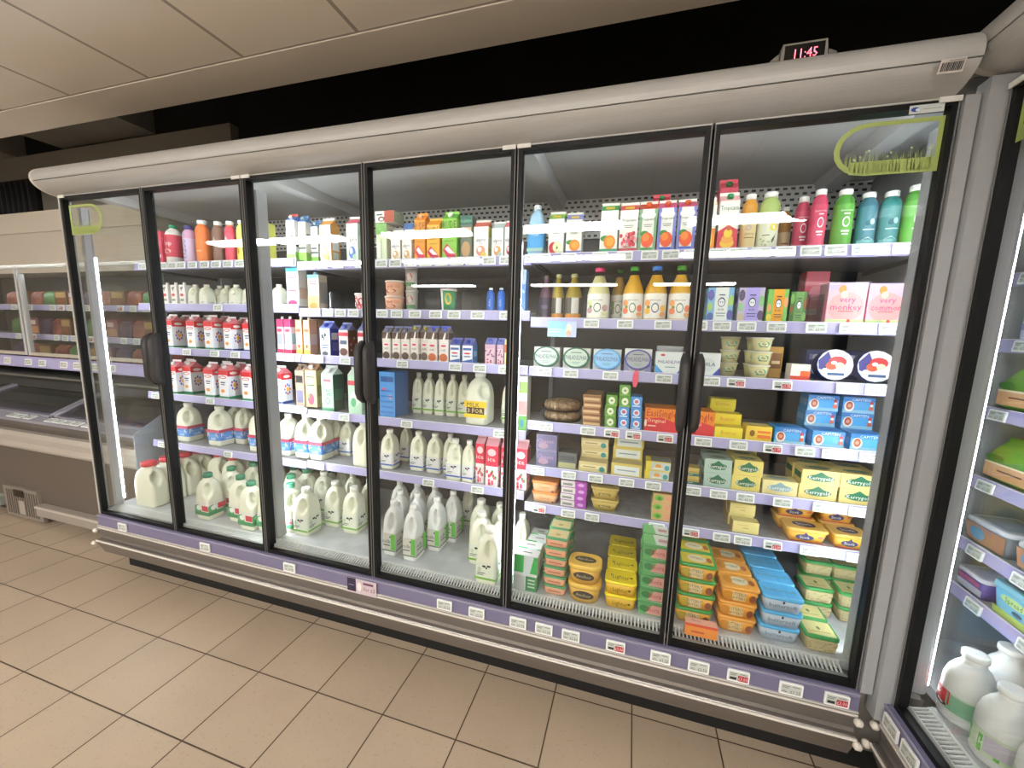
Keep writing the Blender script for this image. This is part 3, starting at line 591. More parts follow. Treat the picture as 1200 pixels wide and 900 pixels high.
def inn2(col, lab, txt='#f4f4f4', cap=WH, badge=True):
    def f(w, d, h):
        ops = [('e', .5, .55, .19, .13, txt), ('e', .5, .55, .14, .095, lab), ('r', .36, .74, .64, .77, txt), ('t', 'Innocent', .5, .84, .05, txt), ('r', .3, .30, .7, .34, txt), ('r', .35, .23, .65, .26, txt)] if badge else \
            [('r', -.05, .02, 1.05, .10, '#7fb8b8'), ('p', [(.2, .10), (.5, .18), (.8, .10)], '#cfe6e4'), ('e', .4, .55, .12, .08, '#2a6a78'), ('e', .62, .58, .12, .08, '#cfe6ec'), ('r', .2, .36, .8, .39, '#d8ecec')]
        return bottle(w / 2, h, col, cap, lab, ops, (.08, .74), 'straight')
    return f
K('bt_orange', 'juice_bottle', 'bottle', lambda w, d, h: bottle(w / 2, h, '#dd9a2c', WH, '#e6cf96', [('e', .42, .78, .2, .12, '#c9b8a8'), ('r', .2, .42, .8, .45, '#8a6a4a'), ('t', 'juice', .5, .58, .1, '#7a5a4a')], (.02, .52), 'straight'))
K('bt_lime', 'juice_bottle', 'bottle', lambda w, d, h: bottle(w / 2, h, '#a9c06a', WH, '#e6ead2', [('e', .68, .72, .2, .12, '#ecd83a'), ('p', [(.6, .3), (.8, .5), (.75, .3), (.65, .2)], '#5f6a3a'), ('r', .15, .45, .5, .48, '#7a7a6a')] + berries(.1, .1, .5, .4, ['#c9d0a8', '#b8c48a'], 8, .06), (.02, .54), 'straight'))
K('bt_pink', 'smoothie_bottle', 'bottle', inn2('#cf3f62', '#dd4f70')); K('bt_green', 'smoothie_bottle', 'bottle', inn2('#559c3c', '#68b048'))
K('bt_teal', 'smoothie_bottle', 'bottle', inn2('#3f7486', '#4f8795', badge=False)); K('bt_teal2', 'smoothie_bottle', 'bottle', inn2('#2f8a86', '#4f9494', badge=False))
K('bt_back', 'juice_bottle', 'bottle', lambda w, d, h: bottle(w / 2, h, '#b8803a', '#e6e2dc', '#d9bd92', [('r', .2, .5, .8, .56, '#a05a3a')], (.02, .5), 'pet'))
K('tallblue', 'milk_bottle', 'bottle', lambda w, d, h: carton(w, d, h, '#5a8ad8', [('r', 0, .66, 1, 1, '#a8bccc'), ('t', 'milk', .5, .5, .08, '#dfe8f6'), ('p', [(0, 0), (1, 0), (.2, .26), (0, .3)], '#e9eaf0'), ('e', .3, .12, .12, .03, '#8a4a4a')], gable=False, cap='#d0d0e6'))
K('darkbt', 'smoothie_bottle', 'bottle', lambda w, d, h: bottle(w / 2, h, '#6a4a5c', '#5a4a50', '#3d3048', [('r', .2, .4, .8, .6, '#5a5070')], (.08, .5), 'carafe'))
K('oilbt', 'juice_bottle', 'bottle', lambda w, d, h: bottle(w / 2, h, '#a08a2c', '#a8a878', '#4a4238', [('r', .45, 0, .9, 1, '#c9c6c0'), ('r', -.05, -.3, 1.05, -.05, '#d0863a')], (.14, .48), 'carafe'))
K('inn_pink', 'juice_bottle', 'bottle', innocent(0, '#e03a78', '#d9d29a', mound('#d9e0a0', '#c9a0a0'))); K('inn_green', 'juice_bottle', 'bottle', innocent(0, '#4fa83a', '#e3ad2e', mound('#f0a05a', '#ee7a4a')))
K('inn_blue', 'juice_bottle', 'bottle', innocent(0, '#2f7fe0', '#e3ad2e', mound('#f0a05a', '#f2c050'))); K('inn_dim', 'juice_bottle', 'bottle', innocent(0, '#3f8a3a', '#b08a3a', mound('#8fae6a', '#a8a890')))
K('kid_white', 'juice_box_pack', 'box', smoothie_box('#e9f0ec', '#7fb8e0', ('#5a5ab0', '#a8cf6a', '#4a6ab0'))); K('kid_purple', 'juice_box_pack', 'box', smoothie_box('#b3a6ee', '#c4bcd8', ('#5a4a70', '#8fc88a', '#c8b8a0')))
K('kid_orange', 'juice_box_pack', 'box', smoothie_box('#f2a81f', '#7cc060', ('#7cc060', '#e8a070', '#e0d050'))); K('kid_green', 'juice_box_pack', 'box', smoothie_box('#6a9a52', '#4f7a48', ('#7cae5a', '#8a5a3a', '#4a6a3a')))
def monkey(l2):
    return lambda w, d, h: slabbox(w, d, h, '#e0a8b4', [('r', 0, .82, 1, 1, '#b8a8cc'), ('e', .5, .42, .46, .36, '#e89a98'), ('e', .36, .84, .10, .10, '#b8863a'), ('e', .42, .72, .09, .08, '#efe0a8'), ('t', 'very', .52, .60, .13, '#c8307a'), ('t', l2, .5, .42, .14, '#b02a6a', .8), ('r', .3, .30, .7, .33, '#c86a6a'), ('r', 0, 0, 1, .12, '#b9cf8a'), ('e', .6, .08, .05, .05, '#d84a4a')], [('r', 0, 0, 1, .6, '#e88aa0')])
K('pink1', 'juice_box_pack', 'box', monkey('monkey')); K('pink2', 'juice_box_pack', 'box', monkey('common'))
K('phil_g', 'cream_cheese_tub', 'tub', philly('#c2d4c4', '#2f6a52', '#d6dad6')); K('phil_b', 'cream_cheese_tub', 'tub', philly('#8cc4ee', '#62a6dc', '#cfe4f2', '#5a4a90')); K('phil_s', 'cream_cheese_tub', 'tub', philly('#a6a8ac', '#3f4aa0', '#a9a9dc')); K('phil_f', 'cream_cheese_tub', 'tub', philly_flat)
K('phil_box', 'cream_cheese_tub', 'tub', lambda w, d, h: slabbox(w, d, h, '#e6ecec', [('e', .4, .5, .36, .3, '#d5e0e0'), ('t', 'PHILA', .4, .52, .16, '#3a3f6a'), ('p', [(.6, 0), (1, 0), (1, .42)], '#4a50b8')]))
K('dip', 'dip_pot', 'tub', lambda w, d, h: cup(w / 2, h, '#e6dfa8', '#f0efe2', [('e', .5, .55, .28, .34, '#5fae9a'), ('t', 'dip', .5, .6, .3, '#2a4a4a'), ('r', .3, .2, .7, .28, '#2a6a5a')], .76))
K('grated', 'cheese_pack', 'packet', lambda w, d, h: slabbox(w, d, h, '#c99a4a', [('r', .1, .3, .9, .8, '#8a5a2a'), ('r', .2, .45, .8, .55, '#e6d0a0')]))
K('redwhite', 'cheese_pack', 'packet', lambda w, d, h: slabbox(w, d, h, '#efe6e0', [('r', 0, 0, 1, .3, '#d8402c'), ('r', .5, .3, 1, .6, '#e8662c'), ('p', [(.6, .6), (1, .6), (.9, 1), (.7, 1)], 'clear_plastic')]))
K('bluedark', 'cheese_box', 'box', lambda w, d, h: slabbox(w, d, h, '#3a4284', [('r', .1, .3, .9, .7, '#8a8fc8'), ('e', .3, .5, .1, .2, '#d0d4f0')]))
K('disc', 'cheese_round_box', 'box', disc)
K('greenside', 'milk_carton', 'carton', lambda w, d, h: carton(w, d, h, '#e0e6dc', [('r', 0, .3, 1, .55, '#d99a9a'), ('r', 0, 0, 1, .28, '#6cae5a'), ('e', .5, .14, .2, .08, '#4a90b0'), ('r', 0, .7, 1, .9, '#9ab86a')], gable=False, roof='#8fae6a'))
K('pie', 'pie_pack', 'pack', pie)
K('slices', 'cheese_slice_pack', 'pack', lambda w, d, h: slabbox(w, d, h, '#b08a62', [('r', .05, .15, .95, .5, '#d9b88c'), ('r', .05, .6, .95, .9, '#8a5a3c')], r=.006))
K('gbox', 'butter_box', 'box', lambda w, d, h: slabbox(w, d, h, '#5f9a3a', [('e', .5, .5, .3, .34, '#e4ecd2'), ('r', .4, .42, .6, .58, '#5f9a3a'), ('r', .1, .06, .9, .16, '#8cc05a')], [('r', .1, .2, .9, .8, '#3f7a2c')]))
K('bbox', 'butter_box', 'box', lambda w, d, h: slabbox(w, d, h, '#4a94dc', [('e', .5, .55, .3, .3, '#dfe8f6'), ('e', .5, .55, .18, .16, '#c86a7a'), ('r', .15, .1, .85, .2, '#dfeefa')], [('r', .1, .2, .9, .8, '#2f6ab0')]))
K('easi', 'cheese_slice_box', 'box', lambda w, d, h: slabbox(w, d, h, '#ef8a2c', [('p', [(0, 0), (1, 0), (1, .42), (.5, .62), (0, .55)], '#e0323f'), ('t', 'EasiSingle', .5, .80, .30, '#c0281e', .9), ('t', 'Original', .35, .48, .16, '#f6e2c0'), ('r', .1, .22, .35, .27, '#f6d8c0'), ('e', .03, .35, .04, .16, '#f0e0c8')], [('r', .1, .1, .9, .6, '#e0323f')]))
K('ybutter', 'butter_block', 'block', lambda w, d, h: slabbox(w, d, h, '#f0dc3a', [('t', 'Butter', .5, .5, .34, '#d8943a', .7)], [('r', .2, .3, .8, .7, '#d8b82c')], [('t', 'Butter', .5, .5, .3, '#d8943a', .6)]))
K('ylurpak', 'butter_block', 'block', lambda w, d, h: slabbox(w, d, h, '#ecca4a', [('e', .25, .5, .1, .22, '#8a5a2a'), ('r', .45, .2, .95, .42, '#e8742c'), ('r', .45, .55, .95, .7, '#e8742c')], [], [('r', .1, .3, .9, .7, '#e0d0a0')]))
K('bluecam', 'cheese_box', 'box', lambda w, d, h: slabbox(w, d, h, '#4aa4e0', [('r', 0, .72, 1, 1, '#2f78c0'), ('t', 'CAPITEN', .55, .84, .17, '#e6f2fb', .6), ('r', 0, 0, 1, .2, '#8cc0d8'), ('e', .2, .42, .16, .34, '#efe6da'), ('e', .2, .46, .11, .26, '#a8543c'), ('e', .2, .45, .06, .12, '#d99a7a'), ('e', .88, .66, .06, .12, '#c8404a'), ('e', .88, .34, .07, .14, '#d0603c'), ('e', .88, .52, .05, .08, WH)], [('r', .1, .3, .9, .7, '#8abcea')], [('r', .1, .2, .9, .8, '#2f78c0')]))
K('purplebox', 'cheese_box', 'box', lambda w, d, h: slabbox(w, d, h, '#8a86a8', [('r', .04, .06, .96, .94, '#6a6488'), ('t', 'Cheese', .45, .6, .24, '#c4a0c8'), ('e', .35, .3, .25, .2, '#a88aa0')], [('r', .1, .1, .9, .9, '#5a5a60')]))
K('darktub', 'cheese_tub', 'tub', lambda w, d, h: slabbox(w, d, h, '#5f6468', [('r', .04, 0, .96, .35, '#b8b88a'), ('r', .1, .5, .9, .8, '#4a5056')]))
K('cheddar', 'cheese_block', 'block', lambda w, d, h: slabbox(w, d, h, '#d8c78e', [('r', .05, .35, .95, .7, '#e6dcae'), ('e', .82, .35, .1, .28, '#3d9a9a'), ('r', .15, .45, .6, .55, '#a88a4a')], [('r', .1, .2, .9, .8, '#c4b074')], [('r', .06, .1, .94, .9, '#c9b684')]))
K('cheddar2', 'cheese_block', 'block', lambda w, d, h: slabbox(w, d, h, '#d4c060', [('r', .1, .08, .92, .8, '#dfe6e0'), ('r', .2, .4, .8, .5, '#8aa0b0')], [], [('r', .06, .1, .94, .9, '#b8a468')]))
K('yellbox', 'cheese_box', 'box', lambda w, d, h: slabbox(w, d, h, '#e6d23a', [('r', .2, .06, .98, .94, '#c9d2c8'), ('e', .5, .5, .12, .25, '#e8a04a'), ('e', .85, .4, .1, .3, '#3aa0a8'), ('r', .3, .2, .7, .35, '#f0ece0')], [], [('r', .2, .1, .98, .9, '#7a8488')]))
K('orangetub', 'spread_tub', 'tub', lambda w, d, h: tub(w, d, h, '#eebc8c', '#e8954e', [('t', 'Clover', .5, .55, .34, '#d0562c', .7), ('e', .86, .14, .06, .1, '#a03a4a')], [('t', 'Clover', .5, .5, .3, '#d0562c', .7)], lidh=.2))
K('purplewhite', 'butter_box', 'box', lambda w, d, h: slabbox(w, d, h, '#a84ab0', [('r', 0, .05, .55, .95, '#d6d2cc'), ('r', .08, .25, .45, .6, '#8a8a86'), ('e', .78, .5, .12, .25, '#d8a0dc')], [('r', .1, .1, .9, .9, '#a03fa8')], [('r', 0, 0, .5, 1, '#cfcac4')]))
K('goldtub', 'spread_tub', 'tub', lambda w, d, h: tub(w, d, h, '#b8a04a', '#c9b264', [('r', .25, .35, .75, .6, '#8a7430'), ('t', 'Anchor', .5, .48, .22, '#e6dca0', .45)], [('r', .2, .3, .8, .7, '#a08a3c')], taper=.76))
K('carrot', 'spread_tub', 'tub', lambda w, d, h: slabbox(w, d, h, '#d8b07a', [('e', .28, .5, .22, .34, '#7fc04a'), ('e', .3, .45, .1, .2, '#4f9a3a'), ('e', .78, .5, .2, .3, '#e0a080')], [('r', .1, .1, .9, .9, '#5f9a3a')], [('r', .1, .1, .9, .9, '#c8a060')]))
K('kerry_s', 'butter_block', 'block', butter('#a9c4b8')); K('kerry_g', 'butter_block', 'block', butter('#dfcf72')); K('kerry_l', 'butter_block', 'block', butter('#e6d89a', '#8aa8b0')); K('kerry_y', 'butter_block', 'block', butter('#dfc77c'))
K('ygold', 'butter_block', 'block', lambda w, d, h: slabbox(w, d, h, '#c4ad5a', [('r', 0, 0, 1, .35, '#2f6a5c'), ('t', 'gold', .4, .22, .18, WH), ('r', .05, .45, .95, .6, '#a8904a')]))
K('smallgold', 'butter_block', 'block', lambda w, d, h: slabbox(w, d, h, '#e9db92', [('r', .4, .4, .6, .46, '#a89a5a'), ('r', .2, .66, .6, .7, '#b8a868')], [('r', 0, 0, 1, 1, '#b89a5a')]))
K('stork', 'spread_tub', 'tub', lambda w, d, h: tub(w, d, h, '#efb23c', '#e9bc5c', [('r', -.02, 0, 1.02, .08, '#c93a50'), ('e', .44, .45, .25, .26, '#3a3a6a'), ('p', [(.38, .62), (.46, .92), (.54, .62)], '#3a3a6a'), ('t', 'Stork', .44, .45, .26, WH, .38), ('e', .84, .6, .07, .12, '#e07a5a')], [('e', .5, .5, .3, .28, '#4a3a5a'), ('t', 'Stork', .5, .5, .22, WH, .4)], taper=.80))
K('greenpouch', 'spread_carton', 'carton', lambda w, d, h: slabbox(w, d, h, '#e4e8e6', [('r', 0, .5, .42, 1, '#3cb85a'), ('r', .6, .5, 1, 1, '#3cb85a'), ('p', [(.35, .2), (.6, .2), (.85, 1), (.5, 1)], '#dfeef2'), ('r', .52, 0, 1, .42, '#4a9a62'), ('r', .62, .1, .92, .14, '#cfe0d0'), ('r', .62, .2, .92, .24, '#cfe0d0'), ('r', .62, .3, .92, .34, '#cfe0d0'), ('r', .02, 0, .48, .42, '#c6cccc')], [('r', 0, 0, 1, .4, '#4a9a62')], [('r', .3, .45, .7, .55, '#4a4a4a')]))
K('flora_col', 'spread_tub', 'tub', flora('#4fa06c', '#dfb48a', [('r', .05, .2, .95, .8, '#e6a888'), ('r', .2, .4, .8, .55, '#b86a50')], [('r', .05, .08, .95, .92, '#d9c890'), ('e', .5, .4, .12, .1, '#b09a58')]))
K('ovaltub', 'spread_tub', 'tub', lambda w, d, h: tub(w, d, h, '#dfb04a', '#eec255', [('e', .5, .55, .34, .3, '#4a4238'), ('t', 'Anchor', .5, .55, .24, '#c9b890', .5)], [('e', .5, .5, .34, .24, '#4a4238'), ('e', .5, .5, .30, .19, '#57503f'), ('t', 'Anchor', .5, .5, .16, '#e0d0a0', .5)], taper=.82, r=.042, lidh=.22, n=7))
K('bertolli', 'spread_tub', 'tub', lambda w, d, h: tub(w, d, h, '#dcae22', '#f7df22', [('t', 'Lighter', .5, .5, .40, '#6a5a1c', .5), ('e', .8, .55, .05, .1, '#4a4a1c')], [('t', 'Lighter', .5, .42, .30, '#7a6a1c', .55), ('e', .84, .45, .05, .06, '#4a4a1c'), ('r', .16, .4, .2, .55, '#7a6a1c')]))
K('pinkgreen', 'spread_tub', 'tub', flora('#4f9a5a', '#6ab070', [('r', 0, 0, 1, 1, '#62a86a'), ('p', [(.3, .1), (1, .1), (1, .95), (.55, .95)], '#e0a49a'), ('e', .25, .55, .2, .3, '#2f7a44'), ('t', 'Flora', .6, .55, .4, '#b8404a', .5)], [('r', 0, 0, 1, 1, '#e2e6dc'), ('p', [(0, 0), (.5, 0), (.4, 1), (0, 1)], '#7cc47a'), ('r', .6, .3, .95, .6, '#c89a9a')]))
K('utter_g', 'spread_tub', 'tub', lambda w, d, h: tub(w, d, h, '#e9a92e', '#3aa04a', [('e', .18, .5, .14, .34, '#c9b030'), ('t', 'UTTERLY', .47, .66, .26, '#5a3a28', .42), ('t', 'BUTTERLY', .47, .34, .24, '#5a3a28', .42), ('r', .28, .12, .66, .86, '#ecd9a4'), ('t', 'UTTERLY', .47, .66, .26, '#5a3a28', .36), ('t', 'BUTTERLY', .47, .34, .22, '#5a3a28', .36), ('e', .84, .45, .09, .3, '#8a4a2c')], [('r', .06, .1, .94, .9, '#e0c83a'), ('e', .5, .5, .26, .3, '#eee3bc'), ('t', 'UTTERLY', .5, .52, .16, '#6a4a2a', .36), ('e', .84, .45, .08, .2, '#b8662c')]))
K('utter_o', 'spread_tub', 'tub', lambda w, d, h: tub(w, d, h, '#e99c28', '#eea743', [('e', .16, .5, .14, .34, '#d08c20'), ('r', .28, .12, .66, .86, '#e6c88c'), ('t', 'UTTERLY', .47, .66, .26, '#5a3a28', .36), ('t', 'BUTTERLY', .47, .34, .22, '#5a3a28', .36), ('e', .84, .45, .09, .3, '#8a4a2c')], [('e', .5, .5, .26, .3, '#efe4c0'), ('e', .2, .5, .12, .3, '#d9942a'), ('t', 'UTTERLY', .5, .52, .16, '#6a4a2a', .36), ('e', .84, .45, .08, .2, '#b8662c')]))
K('bluelid', 'spread_tub', 'tub', lambda w, d, h: tub(w, d, h, '#b4c2d2', '#5cb8ee', [('t', 'buttersoft', .5, .52, .34, '#6a7484', .86), ('e', .5, .82, .03, .12, '#3a3a44')], [('t', 'buttersoft', .5, .5, .24, '#6a8aa0', .84), ('r', .03, .03, .97, .06, '#8fd0f4')]))
K('greenlid', 'spread_tub', 'tub', lambda w, d, h: tub(w, d, h, '#b8a878', '#3f9a50', [('r', .05, .1, .95, .85, '#c2b488')] + berries(.1, .2, .9, .8, ['#8a7444', '#a08a58'], 16, .05, 5), [('r', .06, .08, .94, .92, '#cfc488'), ('e', .5, .5, .06, .1, '#5a6a3a'), ('r', .2, .25, .8, .3, '#a89a5c')]))
K('lying', 'spread_tub', 'tub', lambda w, d, h: slabbox(w, d, h, '#ee7a3a', [('r', .0, .0, 1, .8, '#f0953e'), ('r', 0, .82, 1, 1, '#e2503c'), ('r', .2, .3, .6, .45, '#c85a3a')], [], [('r', .0, .0, 1, 1, '#f0b09a'), ('t', 'Flora', .35, .6, .3, '#6a5a4a', .4)], r=.008))
K('roundmilk', 'milk_bottle', 'bottle', lambda w, d, h: bottle(w / 2, h, 'milk_white', '#eef0ee', '#dfe6da', [('r', .62, .1, 1.3, .92, '#8fc0a0'), ('r', -.3, .3, .70, .98, '#d8404a'), ('t', 'milk', .25, .66, .34, '#f4e6e0'), ('e', .42, .25, .24, .14, '#3a3030'), ('r', -.3, .1, .1, .28, '#3d7a4c')], (.14, .42), 'round'))
K('roundgreen', 'milk_bottle', 'bottle', lambda w, d, h: bottle(w / 2, h, 'milk_white', '#eef0ee', '#cfe2c0', [('r', -.4, .05, 1.3, .8, '#6cc04a'), ('t', 'milk', .5, .5, .3, '#e9f2e0'), ('r', .7, .2, 1.2, .9, '#c8c0d0')], (.12, .42), 'round'))
K('roundpink', 'milk_bottle', 'bottle', lambda w, d, h: bottle(w / 2, h, 'milk_white', '#c85ab0', '#e0e6da', [('r', 0, .1, 1, .6, '#9ac8a0')], (.12, .42), 'round'))
K('salad', 'salad_bag', 'bag', lambda w, d, h: [('bag', MB().loft([rrect(w * a, d * b, .02, h * z, 5) for z, a, b in ((0, .8, .5), (.08, .95, .9), (.35, 1, 1), (.7, .97, .8), (.93, .9, .3), (1, .98, .1))], '#6aa83c')), ('printing', (lambda m: (prints(m, lambda u, v, l: (-w / 2 * .9 + u * w * .9, -d / 2 - .001 - l, h * (.12 + v * .55)), [('r', 0, 0, 1, .55, '#d8a878'), ('r', 0, .55, 1, .62, '#efe6c0'), ('e', .2, .8, .2, .15, '#3f7a2c'), ('r', .3, .3, .8, .36, '#6a4a3a')], w, h * .55), m)[1])(MB()))])
K('salad2', 'meal_tray', 'pack', lambda w, d, h: tub(w, d, h, '#8a8f96', '#c8cdd2', [('r', .0, .1, 1, .9, '#b98a6a'), ('e', .3, .5, .2, .3, '#6aa0c8')], [('r', .1, .1, .9, .9, '#8a9aa6')]))
K('bluetub', 'spread_tub', 'tub', lambda w, d, h: tub(w, d, h, '#7cc4e6', '#8ac8e0', [('e', .5, .7, .3, .16, '#cfe6a0'), ('t', 'Spread', .5, .7, .18, '#2f7a44', .5), ('r', 0, 0, 1, .25, '#b8d070'), ('e', .6, .4, .12, .08, '#2f4a6a')], [('r', .1, .1, .9, .9, '#6a8a9a')], taper=.84))
K('purpletub', 'spread_tub', 'tub', lambda w, d, h: tub(w, d, h, '#6a5a9a', '#dfe0e6', [('r', 0, .1, 1, .5, '#d8dce8'), ('r', .1, .6, .9, .85, '#b0507a')], [('r', .1, .1, .9, .9, '#c8ccd8')]))
K('purplepack', 'ham_pack', 'packet', lambda w, d, h: slabbox(w, d, h, '#5a4f94', [('r', 0, 0, 1, .4, '#c8a48c'), ('r', .1, .5, .9, .8, '#8a86b8')], r=.006))
K('frozenbag', 'frozen_food_bag', 'bag', lambda w, d, h: [('bag', MB().loft([rrect(w * a, d * b, .015, h * z, 4) for z, a, b in ((0, .9, .7), (.1, 1, 1), (.8, .96, .8), (1, .9, .2))], 'frozen_pack'))])
K('frozenbox', 'frozen_food_box', 'box', lambda w, d, h: slabbox(w, d, h, '#7a4a5a', [('r', .1, .1, .9, .5, '#c08a5a'), ('r', .1, .6, .7, .85, '#d8c8c0')]))
K('frozenbrown', 'frozen_food_box', 'box', lambda w, d, h: slabbox(w, d, h, '#6a5038', [('r', .1, .55, .9, .9, '#a88a5a'), ('e', .5, .3, .3, .18, '#8a4a2c')]))
K('frozenpurple', 'frozen_food_bag', 'bag', lambda w, d, h: [('bag', MB().loft([rrect(w * a, d * b, .015, h * z, 4) for z, a, b in ((0, .9, .7), (.1, 1, 1), (.8, .96, .8), (1, .9, .2))], '#4a3a58'))])
K('frozengreen', 'frozen_food_bag', 'bag', lambda w, d, h: [('bag', MB().loft([rrect(w * a, d * b, .015, h * z, 4) for z, a, b in ((0, .9, .7), (.1, 1, 1), (.8, .96, .8), (1, .9, .2))], '#4f7a4a'))])
K('shaker', 'yogurt_bottle', 'bottle', lambda w, d, h: bottle(w / 2, h, '#dfe0ec', '#b8c4e0', '#d0d0e4', [('r', .2, .3, .8, .6, '#8f8fc0')], (.1, .6), 'pet'))

# ------------------------------------------------------------------ the room
def plane(name, pts, m):
    return structure(MB().add(pts, [(0, 1, 2, 3)], m).build(name))
MB_ = MB()
structure(MB().box(-7, 6.2, -9, 1.25, -0.06, 0, 'floor_tiles').build('floor'))
structure(MB().box(-7, 6.2, -9, 0.035, 2.75, 2.80, 'ceiling_tiles').build('ceiling'))
speckle('ceiling_border', '#dcd5cb', '#e0d9cf', 2, 0.9)
structure(MB().box(-7, 3.42, 0.035, 0.235, 2.745, 2.80, 'ceiling_border').build('trim_ceiling_border'))
structure(MB().box(-7, 6.2, -9, 1.25, 3.9, 3.95, 'void_paint').build('ceiling_void'))
structure(MB().box(-2.33, -1.06, 0.3, 1.25, 3.2, 3.5, 'duct_paint').box(-7, -2.9, 0.3, 1.25, 3.15, 3.5, 'duct_paint').build('trim_bulkhead'))
structure(MB().box(-7, 6.2, 1.19, 1.25, 0, 3.9, 'void_paint').build('wall_back'))
structure(MB().box(-7, 6.2, -9.06, -9, 0, 3.9, 'wall_paint').build('wall_front'))
structure(MB().box(-7.06, -7, -9, 1.25, 0, 3.9, 'wall_paint').build('wall_left'))
structure(MB().box(6.2, 6.26, -9, 1.25, 0, 3.9, 'wall_paint').build('wall_right'))
structure(MB().box(-4.6, -0.12, 1.12, 1.19, 2.2, 3.15, '#97938c/0.8').build('trim_wall_panel'))
# dark grille high on the wall at the left
vg = empty('wall_vent', (-2.9, 1.1, 2.56)); tag(vg, 'black slatted wall vent above the freezer at far left', 'vent')
m = MB()
m.box(-.55, .30, -.02, .018, .02, .36, '#141414/0.6')
for i in range(9): m.box(-.52 + i * .09, -.505 + i * .09, -.035, -.02, .04, .34, '#4a4c52/0.5')
m.build('grille', vg)
MB().box(-.58, .36, -.09, .018, -.03, .015, '#5a5853/0.6').build('sill', vg)

# ceiling light panels, standing in rows along the shop behind the photographer
def lamp(x0, x1, y, w, lab):
    t = empty('ceiling_light', ((x0 + x1) / 2, y, 2.75)); tag(t, lab, 'light', 'ceiling light panels')
    L = (x1 - x0) / 2
    MB().box(-L, L, -w, w, -.055, -.001, 'lamp_panel').build('diffuser', t)
    f = MB().box(-L - .02, -L, -w - .02, w + .02, -.018, -.001, '#dddddd').box(L, L + .02, -w - .02, w + .02, -.018, -.001, '#dddddd')
    f.box(-L, L, -w - .02, -w, -.018, -.001, '#dddddd').box(-L, L, w, w + .02, -.018, -.001, '#dddddd').build('frame', t)
for i, (a, b) in enumerate(((-2.85, -1.85), (-1.72, -.62), (0.02, 1.13), (1.76, 2.86), (3.5, 4.6))): lamp(a, b, -3.0, .115, 'white ceiling light panel reflected in the doors, near row, ' + ('first', 'second', 'third', 'fourth', 'fifth')[i] + ' from left')
for i, (a, b) in enumerate(((-3.0, -1.6), (-.8, .6), (1.45, 2.85), (3.6, 5.0))): lamp(a, b, -4.75, .10, 'white ceiling light panel reflected in the doors, second row, ' + ('first', 'second', 'third', 'fourth', 'fifth')[i] + ' from left')
for i, (a, b) in enumerate(((-2.6, -.9), (.6, 2.6), (3.4, 5.0))): lamp(a, b, -8.1, .12, 'white ceiling light panel reflected in the doors, far row, ' + ('first', 'second', 'third', 'fourth', 'fifth')[i] + ' from left')

# ------------------------------------------------------------------ the glass door refrigerator
LIL = '#a9a5cf/0.35'
SHZ = {'A': [1.925, 1.68, 1.41, 1.115, .79, .43], 'B': [1.905, 1.66, 1.41, 1.10, .80, .43], 'C': [1.91, 1.632, 1.41, 1.155, .937, .75, .43]}
Z0 = 0.385
def header_outline(dz=0.0):
    def arc(a0, a1, n):
        out = []
        for i in range(n + 1):
            a = a0 + (a1 - a0) * i / n
            c, q = math.cos(a), math.sin(a)
            out.append((.010 - .122 * abs(c) ** .95 * (1 if c > 0 else -1), 2.306 + .071 * (abs(q) ** .95) * (1 if q > 0 else -1) + dz))
        return out
    lo = [(.03, 2.235 + dz)] + arc(-math.pi / 2, -.30, 12); hi = arc(-.25, math.pi / 2, 16) + [(.03, 2.377 + dz)]
    return lo + [(.03, lo[-1][1])], [(.03, hi[0][1])] + hi
def door(root, x0, x1, handle_right, hinge):
    f = MB(); a, b = x0 + .003, x1 - .003; bw = .0185; K_ = 'frame_black'
    f.box(a, a + bw, -.018, .010, .388, 2.243, K_).box(b - bw, b, -.018, .010, .388, 2.243, K_)
    f.box(a + bw, b - bw, -.018, .014, .388, .418, K_).box(a + bw, b - bw, -.018, .010, 2.218, 2.243, K_)
    al = '#757675/0.4'
    f.box(a + .001, a + .004, -.0205, -.018, .395, 2.240, al).box(b - .004, b - .001, -.0205, -.018, .395, 2.240, al)
    f.box(a + .001, b - .001, -.0215, -.018, 2.233, 2.239, '#b9bab8/0.4')
    d = f.build('door', root)
    MB().box(a + bw - .004, b - bw + .004, .0, .006, .416, 2.221, 'door_glass').build('glass_pane', d)
    g = MB().box(a + bw, b - bw, .0065, .016, .4185, .423, '#8d8b86/0.4').build('seal', d)
    if handle_right is not None:
        hx = b - .0185 if handle_right else a + .0185
        h = MB(); rings = []
        for z, s, yy in ((1.240, .55, -.030), (1.262, .9, -.060), (1.29, 1, -.072), (1.47, 1, -.072), (1.495, .9, -.060), (1.515, .55, -.030)):
            rings.append([(hx + sx * .0165 * s, y, z) for sx, y in ((-1, -.0182), (-1, yy * .75), (-.55, yy), (.55, yy), (1, yy * .75), (1, -.0182))])
        h.loft(rings, '#2e2c2c/0.5').build('handle', d)
    if hinge:
        hx = a if hinge < 0 else b - .05
        MB().box(hx, hx + .05, -.026, -.0216, 2.224, 2.238, '#e4e3df').build('hinge_cover', d)
    return d
def deck_grille(root, x0, x1):
    g = MB().box(x0, x1, .018, .078, .392, .400, '#141515/0.6')
    g.box(x0, x1, .018, .026, .400, .416, '#c9cac8').box(x0, x1, .068, .078, .400, .4275, '#d3d4d2')
    x = x0
    while x < x1:
        g.add([(x + dx, y, z) for y, z in ((.026, .415), (.068, .426), (.068, .419), (.026, .408)) for dx in (0, .0055)], [(0, 1, 3, 2), (4, 5, 7, 6), (0, 2, 4, 6), (1, 7, 5, 3)], '#d3d4d2'); x += .0140
    return g.build('air_grille', root)
